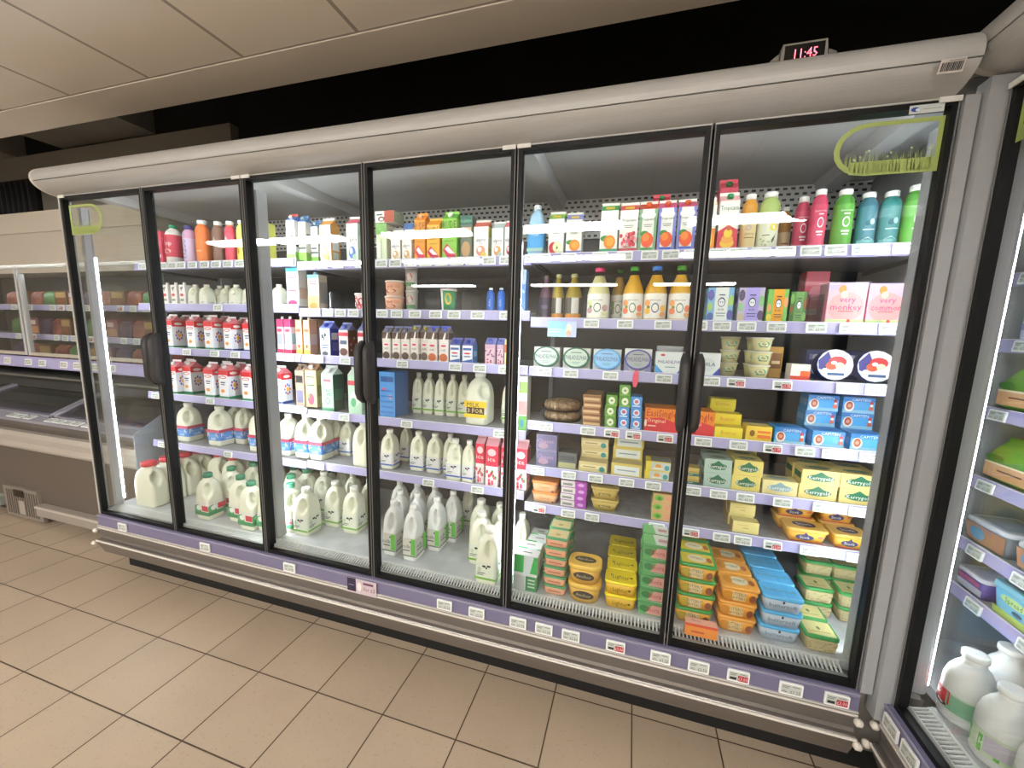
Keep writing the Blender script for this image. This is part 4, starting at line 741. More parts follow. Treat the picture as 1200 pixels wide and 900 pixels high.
def shelf(root, x0, x1, z, y0=.285, y1=.80):
    s = MB().box(x0 + .002, x1 - .002, y0, y1, z - .018, z, 'shelf_steel').build('shelf', root)
    r = MB().prism([(y0 - .001, z + .004), (y0 - .006, z + .006), (y0 - .012, z - .034), (y0 - .006, z - .038), (y0 - .001, z - .030)], x0 + .002, x1 - .002, LIL)
    r.box(x0 + .002, x1 - .002, y0 - .0065, y0 - .001, z + .0055, z + .0075, '#e8e8ee')
    r.build('price_rail', s)
    for xx in (x0 + .004, x1 - .008):
        MB().prism([(y0 + .05, z - .019), (y1, z - .019), (y1, z - .040), (y0 + .12, z - .030)], xx, xx + .004, '#6d6f72/0.5').build('bracket', s)
    return s
def led_post(root, x, y=.05, z0=.44, z1=2.20, w=.022, side=0.0, dep=.055, z2=1.93, lw=.0035):
    MB().prism([(x - w, y), (x + w, y), (x + w, y + dep), (x + w * .4, y + dep + .012), (x - w * .4, y + dep + .012), (x - w, y + dep)], z0, z1, 'post_metal', axis='z').build('light_post', root)
    MB().prism([(x + side - lw, y + dep + .0125), (x + side + lw, y + dep + .0125), (x + side + lw * .8, y + dep + .0125 + lw * 1.4), (x + side - lw * .8, y + dep + .0125 + lw * 1.4)], .47, z2, 'led', axis='z').build('led_strip', root)

def fridge(root, divs, inner0, inner1, posts, hdz=0.0, canopy=True):
    L = divs[-1]
    lo, hi = header_outline(hdz)
    h = MB().prism(lo, -.015, L - .022, 'header_metal').prism(hi, -.015, L - .022, 'header_metal').box(-.015, L - .022, -.104, .03, lo[-2][1], hi[1][1], '#4a4845/0.6')
    hd = h.build('header', root)
    cap = MB().prism(lo[:-1] + hi[1:], -.034, -.0155, '#cfcac0/0.45'); cap.build('end_cap', hd)
    MB().box(-.01, inner1, .032, .93, 2.36, 2.39, '#2a2b2b/0.7').box(-.01, inner1, .90, .93, .1, 2.36, '#3a3b3b/0.7').build('outer_shell', root)
    MB().box(-.002, L - .01, .0145, .03, 2.222, 2.30, '#0d0e0e/0.5').build('top_rail', root)
    for d_ in divs[1:-1]: MB().box(d_ - .013, d_ + .013, .0185, .030, .43, 2.235, 'frame_black').build('mullion', root)
    MB().box(inner0, inner1, .86, .875, .43, 2.10, 'back_steel').build('back_panel', root)
    MB().box(inner0, inner1, .85, .86, 2.10, 2.31, 'perforated_steel').build('perforated_strip', root)
    MB().box(inner0, inner1, .046, .875, 2.312, 2.33, 'canopy_paint').build('inner_ceiling', root)
    for x in posts: MB().prism([(x - .05, 2.31), (x - .035, 2.265), (x + .035, 2.265), (x + .05, 2.31)], .09, .84, 'canopy_paint', axis='y').build('ceiling_rib', root)
    for i in range(len(divs) - 1):
        n = len(divs) - 1
        door(root, divs[i], divs[i + 1], (i % 2 == 0), (-1 if i in (0, 2, 4) else 1))
    deck_grille(root, inner0 + .005, L - .02)
    MB().box(inner0, inner1, .0785, .86, .392, .4285, 'deck_steel').build('deck', root)
    k = MB().prism([(.012, .40), (-.030, .40), (-.036, .385), (-.036, .335), (-.028, .325), (.012, .325)], 0, L, '#726f8c/0.4')
    k.box(0, L, -.040, -.034, .394, .400, '#8f8ca2').box(0, L, -.042, -.036, .329, .334, '#c9c5c0/0.35'); k.build('ticket_rail', root)
    k = MB().prism([(.012, .324), (-.034, .324), (-.040, .312), (-.036, .296), (-.030, .262), (-.034, .249), (.012, .249)], 0, L, 'bumper_metal')
    k.box(0, L, -.0425, -.0385, .316, .3235, '#d9d3cb/0.3'); k.build('upper_bumper', root)
    k = MB().prism([(.012, .248), (-.050, .248), (-.056, .240), (-.052, .230), (-.044, .205), (-.020, .150), (.012, .150)], 0, L, 'bumper_metal')
    k.box(0, L, -.0585, -.0545, .237, .2455, '#e2ddd6/0.3'); k.build('lower_bumper', root)
    MB().box(0.01, inner1, .088, .89, .0, .149, '#0a0a0a/0.8').box(.0, inner1, .013, .89, .150, .391, '#77736d/0.6').build('base', root)
    for x in (-.012, L + .001):
        MB().lathe([(.004, 0), (.013, .006), (.013, .020), (.006, .026)], '#dcd6ca', 12).xf(Matrix.Translation((x + (.0 if x < 0 else .0), -.045, .300)) @ Matrix.Rotation(-math.pi / 2 if x < 0 else math.pi / 2, 4, 'Y') @ Matrix.Translation((0, 0, -.012))).build('bumper_end_cap', root)
        MB().lathe([(.004, 0), (.013, .006), (.013, .020), (.006, .026)], '#dcd6ca', 12).xf(Matrix.Translation((x, -.060, .225)) @ Matrix.Rotation(-math.pi / 2 if x < 0 else math.pi / 2, 4, 'Y') @ Matrix.Translation((0, 0, -.012))).build('bumper_end_cap', root)
    if canopy: MB().box(inner0 + .04, L - .04, .050, .072, 2.298, 2.309, 'led_soft').build('canopy_light', root)

case = empty('display_fridge', (0, 0, 0)); tag(case, 'long grey refrigerated case with six glass doors full of dairy', 'fridge')
DIVS = [0.0, .644, 1.304, 1.9525, 2.609, 3.257, 3.872]
fridge(case, DIVS, 0.0, 4.07, (0.03, 1.3, 2.6, 3.88))
led_post(case, .040, .040, z1=2.19, w=.014, side=.006, dep=.03)
led_post(case, 1.290, .050, w=.018, side=-.022, z2=2.12, lw=.009)
led_post(case, 2.596, .050, w=.010, side=.003)
led_post(case, 3.898, .050, w=.024, side=.010, z2=2.12, lw=.005)
for mod, a, b in (('A', .035, 1.299), ('B', 1.301, 2.603), ('C', 2.605, 4.065)):
    for z in SHZ[mod][:-1]: shelf(case, a, b, z)
# end walls: glass at the left, steel at the right
e = MB().box(-.012, -.0005, -.020, .030, .40, 2.235, '#b7b6b0/0.45').box(-.012, -.0005, .86, .90, .40, 2.36, '#8f9090').box(-.012, -.0005, .03, .86, 2.28, 2.36, '#a9a9a7').box(-.012, -.0005, .03, .86, .40, .425, '#8f9090').build('end_panel', case)
MB().box(-.009, -.003, .03, .86, .425, 2.28, 'door_glass').build('end_glass', e)
MB().box(4.066, 4.09, .046, .875, .43, 2.31, '#a9abac/0.5').box(3.874, 3.906, -.028, .045, .40, 2.235, 'post_metal').box(3.874, 4.09, .046, .06, .43, 2.31, '#8f9090/0.5').build('end_wall', case)
for x in (1.3, 2.604): MB().box(x - .012, x + .012, .82, .858, .43, 2.2, '#8f9194/0.5').build('shelf_upright', case)

# ------------------------------------------------------------------ second case, standing at a right angle on the right
case2 = empty('display_fridge', (3.968, -0.052, 0), -math.pi / 2); tag(case2, 'second glass door refrigerated case at the right edge, set at right angles', 'fridge')
D2 = [0.0, .65, 1.30]
fridge(case2, D2, .0, 1.31, (0.05, 1.28), hdz=.035, canopy=False)
ew = MB().box(-.392, -.386, .14, .86, .392, 2.33, '#9a9c9d/0.5').box(-.386, -.002, .132, .86, .392, .4285, 'deck_steel').box(-.386, -.002, .132, .875, 2.312, 2.33, 'canopy_paint').box(-.386, -.002, .86, .875, .4285, 2.31, 'back_steel')
ew.build('end_wall', case2)
MB().box(-.052, -.003, -.058, .0, .33, 2.265, 'post_metal').build('corner_post', case2)
led_post(case2, -.040, .016, w=.010, side=-.002, dep=.055)
SH2 = [1.80, 1.585, 1.355, 1.11, .878, .70]
for z in SH2: shelf(case2, -.384, 1.30, z)

# ------------------------------------------------------------------ freezer combination at the left
fz = empty('freezer', (0, 0, 0)); tag(fz, 'brown and white chest freezer with glass fronted cabinet above, at far left', 'freezer')
X0, X1 = -3.4, -.022
c = MB().prism([(.25, .07), (.25, .600), (.27, .60), (.27, .12), (.95, .12), (.95, .07)], X0, X1, '#5f564d/0.6')
c.prism([(.25, .735), (.235, .775), (.245, .800), (.27, .800), (.27, .735)], X0, X1, '#5a544d/0.5').build('front_panel', fz)
MB().prism([(.27, .602), (.205, .602), (.198, .62), (.205, .655), (.198, .70), (.210, .733), (.27, .733)], X0, X1, '#a9a197/0.5').build('bumper', fz)
MB().box(-1.21, X1, .20, .249, .085, .165, '#958d83/0.5').box(-1.21, X1, .192, .20, .150, .162, '#bdb5ab').build('lower_bumper', fz)
lb = MB().box(X0, -1.68, .205, .249, .09, .165, '#8f948c/0.5').build('lower_bumper', fz)
MB().box(X0, X1, .30, .9, .0, .069, '#111111').build('toe_kick', fz)
v = MB().prism([(-1.67, .26), (-1.24, .26), (-1.19, .02), (-1.66, .02)], .226, .249, '#857c72/0.55', axis='y')
for i in range(14): v.box(-1.63 + i * .029, -1.618 + i * .029, .2235, .2258, .04, .235, '#5a524a/0.6')
v.box(-1.52, -1.40, .219, .2232, .19, .245, '#2a1a16').box(-1.47, -1.40, .219, .2232, .05, .16, '#a39a90')
v.build('vent_panel', fz)
MB().prism([(.236, .801), (.232, .822), (.300, .835), (.310, .801)], X0, X1, '#8f8d98/0.45').build('rim', fz)
def lidz(y): t = (y - .30) / .62; return .845 + .19 * math.sin(min(1, t) * math.pi / 2)
for i, (a, b) in enumerate(((-3.38, -2.24), (-2.22, -1.08), (-1.06, -.06))):
    ys = [.302 + .62 * k / 10 for k in range(11)]
    m = MB()
    vs = [(x, y, lidz(y)) for y in ys for x in (a + .03, b - .03)]
    vs2 = [(x, y, z - .005) for x, y, z in vs]
    m.add(vs + vs2, [(2 * k, 2 * k + 1, 2 * k + 3, 2 * k + 2) for k in range(10)] + [(22 + 2 * k, 24 + 2 * k, 25 + 2 * k, 23 + 2 * k) for k in range(10)], 'door_glass')
    f = MB()
    for x in (a + .015, b - .015): f.tube([(x, y, lidz(y) + .004) for y in ys], .014, '#8a8894/0.4', 6)
    f.box(a + .03, b - .03, .300, .318, .836, .856, '#8a8894/0.4')
    fo = f.build('lid', fz); m.build('lid_glass', fo)
inn = MB().box(X0, X1, .28, .30, .13, .800, '#6f6c6a').box(X0, X1, .93, .95, .13, 1.05, '#6f6c6a').box(X0, X1, .30, .93, .30, .32, '#7a7774')
inn.build('tank', fz)
MB().prism([(.205, .08), (.20, .84), (.30, .90), (.45, .985), (.93, 1.04), (.93, .08)], X1 + .001, X1 + .009, '#9298a2/0.45').build('end_panel', fz)
# upper cabinet
MB().box(X0, X1, .47, 1.10, 1.985, 2.365, '#bcb5a8/0.5').box(X0, X1, .462, .47, 2.218, 2.365, '#c3bcaf/0.5').box(X0, X1, .464, .47, 1.985, 2.212, '#bdb6a9/0.5').build('upper_header', fz)
MB().box(X0, X1, 1.08, 1.10, 1.06, 1.985, '#3f3d3a').box(X0, X1, .50, 1.08, 1.09, 1.105, '#6a6863').build('upper_back', fz)
MB().box(X0, X1, 1.10, 1.115, .9, 2.3, '#3a3632').build('upper_support', fz)
for a, b in ((-3.38, -2.50), (-2.48, -1.63), (-1.61, -.76), (-.74, -.03)):
    f = MB().box(a, a + .028, .455, .48, 1.28, 1.955, '#b9bcbd/0.4').box(b - .028, b, .455, .48, 1.28, 1.955, '#b9bcbd/0.4').box(a + .028, b - .028, .455, .48, 1.28, 1.305, '#b5b0a4/0.5').box(a + .028, b - .028, .455, .48, 1.92, 1.955, '#b5b0a4/0.5')
    d = f.build('door', fz); MB().box(a + .026, b - .026, .464, .469, 1.30, 1.925, 'door_glass').build('glass_pane', d)
UZ = [1.68, 1.44, 1.20]
for z in UZ: shelf(fz, X0, X1 - .01, z, .56, 1.07)
MB().prism([(.50, 1.205), (.455, 1.27), (.450, 1.265), (.44, 1.185), (.45, 1.18), (.50, 1.19)], X0, X1, LIL).build('price_rail', fz)
MB().box(X0, X1 - .01, .50, .503, 1.93, 1.933, 'led').build('led_strip', fz)
MB().box(X0, X1, .60, 1.08, .98, 1.088, '#3a3a38/0.6').build('lower_shelf_edge', fz)
rnd = random.Random(4)
PH = {0: 'upper', 1: 'middle', 2: 'lower'}

# ------------------------------------------------------------------ goods
ITEMS = [
 ('A1', 'redbox', 'pinkish red drink carton', 0.228, 0.059, 0.06, 0.195, 0.3, 1, 1, 0.0),
 ('A1', 'yop', 'red yogurt bottle with green cap', 0.308, 0.088, 0.06, 0.233, 0.31, 1, 1, 0.0),
 ('A1', 'yazoo', 'pink milkshake bottle with purple cap', 0.445, 0.071, 0.055, 0.222, 0.31, 1, 1, 0.0),
 ('A1', 'juice_or', 'orange juice bottle', 0.546, 0.076, 0.07, 0.25, 0.31, 1, 1, 0.0),
 ('A1', 'juice_br', 'brown milkshake bottle', 0.676, 0.06, 0.06, 0.237, 0.31, 1, 1, 0.0),
 ('A1', 'juice_rd', 'red juice bottle with white cap', 0.769, 0.059, 0.06, 0.234, 0.31, 1, 1, 0.0),
 ('A1', 'juice_ye', 'yellow juice bottle', 0.859, 0.058, 0.06, 0.234, 0.31, 1, 1, 0.0),
 ('A1', 'yellowcarton', 'yellow green drink carton', 1.0, 0.038, 0.06, 0.222, 0.36, 1, 1, 0.0),
 ('A2', 'smallcow', 'small white cow printed carton', 0.231, 0.049, 0.05, 0.122, 0.31, 1, 1, 0.0),
 ('A2', 'smallcow', 'small white cow printed carton', 0.306, 0.049, 0.05, 0.122, 0.31, 1, 1, 0.0),
 ('A2', 'smallcow', 'small white cow printed carton', 0.379, 0.049, 0.05, 0.122, 0.31, 1, 1, 0.0),
 ('A2', 'smalljug', 'small cream milk jug', 0.453, 0.064, 0.065, 0.125, 0.31, 1, 1, 0.0),
 ('A2', 'smalljug', 'small cream milk jug', 0.545, 0.064, 0.065, 0.125, 0.31, 1, 1, 0.0),
 ('A2', 'smalljug', 'small cream milk jug', 0.564, 0.064, 0.065, 0.125, 0.378, 1, 1, 0.0),
 ('A2', 'smalljug', 'small cream milk jug', 0.648, 0.064, 0.065, 0.125, 0.36, 1, 1, 0.0),
 ('A2', 'smalljug', 'small cream milk jug', 0.7575, 0.064, 0.065, 0.125, 0.33, 1, 1, 0.0),
 ('A2', 'smalljug', 'small cream milk jug', 0.8245, 0.064, 0.065, 0.125, 0.36, 1, 1, 0.0),
 ('A3', 'vita_g', 'red topped white milk carton', 0.241, 0.068, 0.075, 0.213, 0.3, 2, 1, 0.0),
 ('A3', 'vita_g', 'red topped white milk carton', 0.434, 0.068, 0.075, 0.213, 0.3, 2, 1, 0.0),
 ('A3', 'vita_g', 'red topped white milk carton', 0.582, 0.068, 0.075, 0.213, 0.3, 2, 1, 0.0),
 ('A3', 'vita_b', 'red topped blue based milk carton', 0.735, 0.061, 0.075, 0.205, 0.3, 2, 1, 0.0),
 ('A3', 'vita_b', 'red topped blue based milk carton', 0.888, 0.061, 0.075, 0.205, 0.3, 2, 1, 0.0),
 ('A4', 'vita_g', 'red topped white milk carton', 0.2335, 0.073, 0.08, 0.22, 0.3, 2, 1, 0.0),
 ('A4', 'vita_g', 'red topped white milk carton', 0.3095, 0.073, 0.08, 0.22, 0.34, 1, 1, 0.0),
 ('A4', 'vita_g', 'red topped white milk carton', 0.553, 0.073, 0.08, 0.22, 0.3, 2, 1, 0.0),
 ('A4', 'vita_g', 'red topped white milk carton', 0.673, 0.073, 0.08, 0.22, 0.3, 2, 1, 0.0),
 ('A4', 'vita_g', 'red topped white milk carton', 0.857, 0.073, 0.08, 0.22, 0.3, 1, 1, 0.0),
 ('A5', 'bluemilk', 'white milk jug with blue label', 0.231, 0.11, 0.11, 0.256, 0.33, 1, 1, 0.0),
 ('A5', 'bluemilk', 'white milk jug with blue label', 0.5108, 0.11, 0.11, 0.256, 0.33, 2, 1, 0.0),
 ('A5', 'bluemilk', 'white milk jug with blue label', 0.6152, 0.081, 0.1, 0.256, 0.42, 1, 1, 0.0),
 ('A5', 'bluemilk', 'white milk jug with blue label', 0.84, 0.069, 0.09, 0.256, 0.33, 1, 1, 0.0),
 ('A5', 'bluemilk', 'white milk jug with blue label', 1.073, 0.091, 0.11, 0.256, 0.33, 1, 1, 0.0),
 ('A6', 'greenmilk', 'green capped milk jug', 0.704, 0.102, 0.1, 0.271, 0.09, 1, 1, 0.0),
 ('A6', 'greenmilk', 'green capped milk jug', 0.723, 0.102, 0.1, 0.271, 0.22, 1, 1, 0.0),
 ('A6', 'greenmilk', 'green capped milk jug', 0.908, 0.102, 0.1, 0.271, 0.13, 1, 1, 0.0),
 ('A6', 'greenmilk', 'green capped milk jug', 1.0481, 0.102, 0.1, 0.271, 0.08, 1, 1, 0.0),
 ('A6', 'greenmilk', 'green capped milk jug', 1.1591, 0.102, 0.1, 0.271, 0.1, 1, 1, 0.0),
 ('A6', 'greenmilk', 'green capped milk jug', 0.774, 0.102, 0.1, 0.271, 0.329, 1, 1, 0.0),
 ('A6', 'greenmilk', 'green capped milk jug', 0.918, 0.102, 0.1, 0.271, 0.28, 1, 1, 0.0),
 ('A6', 'greenmilk', 'green capped milk jug', 1.2688, 0.102, 0.1, 0.271, 0.135, 1, 1, 0.0),
 ('A6', 'greenmilk', 'green capped milk jug', 1.162, 0.102, 0.1, 0.271, 0.245, 1, 1, 0.0),
 ('A6', 'greenmilk', 'green capped milk jug', 1.0598, 0.102, 0.1, 0.271, 0.37, 1, 1, 0.0),
 ('A6', 'greenmilk', 'green capped milk jug', 1.1708, 0.102, 0.1, 0.271, 0.353, 1, 1, 0.0),
 ('A6', 'greenmilk', 'green capped milk jug', 0.814, 0.102, 0.1, 0.271, 0.45, 1, 1, 0.0),
 ('B1', 'coww', 'cow printed milk carton with blue gable', 1.234, 0.058, 0.06, 0.248, 0.31, 1, 1, 0.0),
 ('B1', 'oatgr', 'grey green oat carton', 1.293, 0.049, 0.06, 0.242, 0.33, 1, 1, 0.0),
 ('B1', 'oatgr', 'grey green oat carton', 1.345, 0.049, 0.06, 0.242, 0.36, 1, 1, 0.0),
 ('B1', 'alpro_or', 'cream plant milk carton with orange gable', 1.463, 0.071, 0.07, 0.236, 0.31, 1, 1, 0.0),
 ('B1', 'alpro_bl', 'white plant milk carton with blue gable', 1.631, 0.071, 0.07, 0.236, 0.31, 1, 1, 0.0),
 ('A2', 'smalljug', 'small cream milk jug', 1.082, 0.064, 0.065, 0.125, 0.33, 1, 1, 0.0),
 ('A2', 'milkwb', 'white milk carton with turquoise cap', 1.24, 0.082, 0.065, 0.204, 0.3, 1, 1, 0.0),
 ('B2', 'milkwo', 'cream milk carton with orange foot', 1.367, 0.074, 0.065, 0.189, 0.315, 1, 1, 0.0),
 ('B2', 'clearbin', 'empty clear plastic shelf organiser', 1.495, 0.072, 0.12, 0.099, 0.33, 1, 1, 0.0),
 ('B2', 'potred', 'white yogurt pot with red fruit', 1.652, 0.085, 0.08, 0.092, 0.32, 1, 1, 0.0),
 ('A3', 'pinkc', 'pink milk carton', 1.134, 0.043, 0.06, 0.197, 0.3, 1, 1, 0.0),
 ('A3', 'pinkc', 'pink milk carton', 1.189, 0.043, 0.06, 0.197, 0.3, 1, 1, 0.0),
 ('B3', 'peachc', 'peach milk carton', 1.257, 0.042, 0.06, 0.195, 0.31, 1, 1, 0.0),
 ('B3', 'peachc', 'peach milk carton', 1.311, 0.042, 0.06, 0.195, 0.31, 1, 1, 0.0),
 ('B3', 'oatb', 'tan oat carton', 1.304, 0.054, 0.08, 0.203, 0.38, 1, 1, 0.0),
 ('B3', 'cowbl', 'blue and white cow carton', 1.435, 0.068, 0.075, 0.193, 0.31, 1, 1, 0.0),
 ('B3', 'chocred', 'white carton with brown side', 1.556, 0.061, 0.075, 0.186, 0.31, 1, 1, 0.0),
 ('B3', 'chocred', 'white carton with brown side', 1.678, 0.061, 0.075, 0.186, 0.31, 1, 1, 0.0),
 ('A4', 'whitebl', 'red topped white carton with blue base', 1.091, 0.063, 0.08, 0.224, 0.3, 1, 1, 0.0),
 ('B4', 'beige1', 'brown plant milk carton', 1.2453, 0.061, 0.06, 0.241, 0.31, 1, 1, 0.0),
 ('B4', 'beige2', 'tan plant milk carton with green panel', 1.3237, 0.078, 0.065, 0.25, 0.31, 1, 1, 0.0),
 ('B4', 'greenw', 'pale green plant milk carton', 1.437, 0.081, 0.085, 0.256, 0.31, 1, 1, 0.0),
 ('B4', 'greenw2', 'pale green fruit milk carton', 1.619, 0.089, 0.07, 0.256, 0.31, 1, 1, 0.0),
 ('B5', 'bluemilk', 'white milk jug with blue label', 1.227, 0.096, 0.11, 0.258, 0.31, 1, 1, 0.0),
 ('B5', 'bluemilk', 'white milk jug with blue label', 1.332, 0.096, 0.11, 0.258, 0.31, 2, 1, 0.0),
 ('B5', 'cowblue', 'blue striped cow label milk jug', 1.428, 0.08, 0.09, 0.217, 0.44, 1, 1, 0.0),
 ('B5', 'plainjug', 'plain white milk jug without label', 1.641, 0.095, 0.1, 0.262, 0.3, 1, 1, 0.0),
 ('B6', 'cowgreen', 'green striped cow label milk jug', 1.379, 0.099, 0.11, 0.26, 0.13, 1, 1, 0.0),
 ('B6', 'cowgreen', 'green striped cow label milk jug', 1.46, 0.099, 0.1, 0.26, 0.27, 1, 1, 0.0),
 ('B6', 'cowgreen', 'green striped cow label milk jug', 1.61, 0.099, 0.1, 0.26, 0.24, 1, 1, 0.0),
 ('B6', 'cowgreen', 'green striped cow label milk jug', 1.2792, 0.099, 0.1, 0.26, 0.38, 1, 1, 0.0),
 ('B6', 'cowgreen', 'green striped cow label milk jug', 1.459, 0.075, 0.1, 0.26, 0.42, 1, 1, 0.0),
 ('B6', 'cowgreen', 'green striped cow label milk jug', 1.613, 0.071, 0.1, 0.26, 0.37, 1, 1, 0.0),
 ('B6', 'greenmilk', 'green capped milk jug', 1.0965, 0.088, 0.1, 0.218, 0.478, 1, 1, 0.0),
 ('B6', 'greenmilk', 'green capped milk jug', 1.1922, 0.088, 0.1, 0.218, 0.51, 1, 1, 0.0),
 ('B6', 'cowgreen', 'green striped cow label milk jug', 1.2822, 0.074, 0.1, 0.26, 0.56, 1, 1, 0.0),
 ('B6', 'greenpanel', 'milk jug with green panel', 1.946, 0.074, 0.1, 0.28, 0.12, 1, 1, 0.0),
 ('B6', 'greenpanel', 'milk jug with green panel', 2.066, 0.074, 0.1, 0.28, 0.11, 1, 1, 0.0),
 ('B6', 'greenpanel', 'milk jug with green panel', 1.906, 0.074, 0.1, 0.28, 0.245, 1, 1, 0.0),
 ('B6', 'greenpanel', 'milk jug with green panel', 2.013, 0.074, 0.1, 0.28, 0.24, 1, 1, 0.0),
 ('B6', 'greenpanel', 'milk jug with green panel', 2.134, 0.074, 0.1, 0.28, 0.23, 1, 1, 0.0),
 ('B6', 'greenpanel', 'milk jug with green panel', 1.819, 0.074, 0.1, 0.28, 0.375, 1, 1, 0.0),
 ('B6', 'greenpanel', 'milk jug with green panel', 1.936, 0.074, 0.1, 0.28, 0.37, 1, 1, 0.0),
 ('B6', 'greenpanel', 'milk jug with green panel', 2.051, 0.074, 0.1, 0.28, 0.365, 1, 1, 0.0),
 ('B6', 'greenpanel', 'milk jug with green panel', 2.175, 0.074, 0.1, 0.28, 0.34, 1, 1, 0.0),
 ('B6', 'cowgreen', 'green striped cow label milk jug', 2.49, 0.099, 0.1, 0.26, 0.06, 1, 1, 0.0),
 ('B6', 'cowgreen', 'green striped cow label milk jug', 2.3997, 0.099, 0.1, 0.26, 0.19, 1, 1, 0.0),
 ('B6', 'cowgreen', 'green striped cow label milk jug', 2.343, 0.099, 0.1, 0.26, 0.33, 1, 1, 0.0),
 ('B6', 'cowgreen', 'green striped cow label milk jug', 2.5069, 0.099, 0.1, 0.26, 0.19, 1, 1, 0.0),
 ('B6', 'cowgreen', 'green striped cow label milk jug', 2.451, 0.079, 0.1, 0.26, 0.32, 1, 1, 0.0),
 ('B6', 'cowgreen', 'green striped cow label milk jug', 2.187, 0.065, 0.1, 0.26, 0.55, 1, 1, 0.0),
 ('B6', 'plainjug', 'plain white milk jug without label', 2.5995, 0.068, 0.1, 0.27, 0.224, 1, 1, 0.0),
 ('B1', 'greenoat', 'pale green oat carton', 1.806, 0.06, 0.07, 0.186, 0.31, 1, 1, 0.0),
 ('B1', 'alpro_pl', 'pale plant milk carton', 1.888, 0.054, 0.06, 0.158, 0.31, 1, 1, 0.0),
 ('B1', 'alpro_pl', 'pale plant milk carton', 1.951, 0.054, 0.06, 0.158, 0.31, 1, 1, 0.0),
 ('B1', 'bluebox', 'blue drink carton', 1.918, 0.055, 0.06, 0.198, 0.38, 1, 1, 0.0),
 ('B1', 'rude_o', 'orange plant milk carton with lips', 2.023, 0.059, 0.065, 0.23, 0.31, 1, 1, 0.0),
 ('B1', 'rude_y', 'amber plant milk carton with lips', 2.096, 0.069, 0.065, 0.203, 0.31, 1, 1, 0.0),
 ('B1', 'rude_g', 'green plant milk carton with lips', 2.183, 0.076, 0.065, 0.229, 0.31, 1, 1, 0.0),
 ('B1', 'teal', 'dark teal plant milk carton', 2.261, 0.062, 0.065, 0.204, 0.33, 1, 1, 0.0),
 ('B1', 'alpro_rs', 'white plant milk carton with round peach motif', 2.345, 0.073, 0.065, 0.182, 0.31, 1, 1, 0.0),
 ('B1', 'alpro_gy', 'grey white plant milk carton', 2.427, 0.058, 0.065, 0.171, 0.31, 1, 1, 0.0),
 ('B1', 'alpro_rd', 'white plant milk carton with red side', 2.487, 0.053, 0.065, 0.175, 0.31, 1, 1, 0.0),
 ('B2', 'potor', 'orange and white yogurt pot', 1.852, 0.098, 0.09, 0.077, 0.31, 1, 2, 0.0),
 ('B2', 'cupgr', 'pale yogurt pot with red motif', 1.939, 0.064, 0.07, 0.112, 0.34, 1, 2, 0.0),
 ('B2', 'clearbin', 'empty clear plastic shelf organiser', 2.078, 0.072, 0.12, 0.099, 0.33, 1, 1, 0.0),
 ('B2', 'cupgreen', 'green yogurt pot with white lid', 2.163, 0.083, 0.08, 0.112, 0.31, 1, 1, 0.0),
 ('B2', 'clearbin', 'empty clear plastic shelf organiser', 2.266, 0.05, 0.12, 0.099, 0.33, 1, 1, 0.0),
 ('B2', 'bluebottle', 'slim blue milk bottle', 2.391, 0.037, 0.045, 0.115, 0.31, 1, 1, 0.0),
 ('B2', 'bluebottle', 'slim blue milk bottle', 2.444, 0.037, 0.045, 0.115, 0.31, 1, 1, 0.0),
 ('B2', 'bluebottle', 'slim blue milk bottle', 2.497, 0.037, 0.045, 0.115, 0.31, 1, 1, 0.0),
 ('B3', 'choc1', 'brown and white chocolate milk carton', 1.824, 0.049, 0.06, 0.174, 0.31, 1, 1, 0.0),
 ('B3', 'choc1', 'brown and white chocolate milk carton', 1.883, 0.049, 0.06, 0.174, 0.31, 1, 1, 0.0),
 ('B3', 'choc1', 'brown and white chocolate milk carton', 1.937, 0.049, 0.06, 0.174, 0.31, 1, 1, 0.0),
 ('B3', 'choc2', 'brown chocolate milk carton with yellow cap', 1.9885, 0.044, 0.06, 0.182, 0.31, 1, 1, 0.0),
 ('B3', 'choc2', 'brown chocolate milk carton with yellow cap', 2.0355, 0.044, 0.06, 0.182, 0.33, 1, 1, 0.0),
 ('B3', 'choc3', 'white and orange chocolate milk carton', 2.091, 0.053, 0.06, 0.18, 0.31, 1, 1, 0.0),
 ('B3', 'choc3', 'white and orange chocolate milk carton', 2.154, 0.053, 0.06, 0.18, 0.31, 1, 1, 0.0),
 ('B3', 'whblue', 'white and blue milk carton', 2.215, 0.055, 0.07, 0.124, 0.31, 1, 1, 0.0),
 ('B3', 'whblue', 'white and blue milk carton', 2.282, 0.055, 0.07, 0.124, 0.31, 1, 1, 0.0),
 ('B3', 'pinkbt', 'pink speckled carton with blue cap', 2.4, 0.053, 0.06, 0.13, 0.31, 1, 1, 0.0),
 ('B3', 'pinkbt', 'pink speckled carton with blue cap', 2.452, 0.034, 0.06, 0.13, 0.31, 1, 1, 0.0),
 ('B3', 'yellowcol', 'yellow and red drink carton', 2.495, 0.043, 0.06, 0.125, 0.31, 1, 1, 0.0),
 ('B4', 'bluecarton', 'blue drink carton pack', 1.817, 0.095, 0.13, 0.242, 0.32, 1, 1, 0.0),
 ('B4', 'cowgreen', 'small jug with green striped label', 1.91, 0.057, 0.06, 0.231, 0.46, 1, 1, 0.0),
 ('B4', 'cowgreen', 'small jug with green striped label', 1.978, 0.057, 0.06, 0.231, 0.46, 1, 1, 0.0),
 ('B4', 'cowgreen', 'small jug with green striped label', 2.049, 0.057, 0.06, 0.231, 0.46, 1, 1, 0.0),
 ('B4', 'cowgreen', 'small jug with green striped label', 2.122, 0.057, 0.06, 0.231, 0.46, 1, 1, 0.0),
 ('B4', 'cowgreen', 'small jug with green striped label', 2.191, 0.057, 0.06, 0.231, 0.46, 1, 1, 0.0),
 ('B4', 'gallon', 'large milk jug with brown offer label', 2.321, 0.12, 0.13, 0.265, 0.33, 1, 1, 0.0),
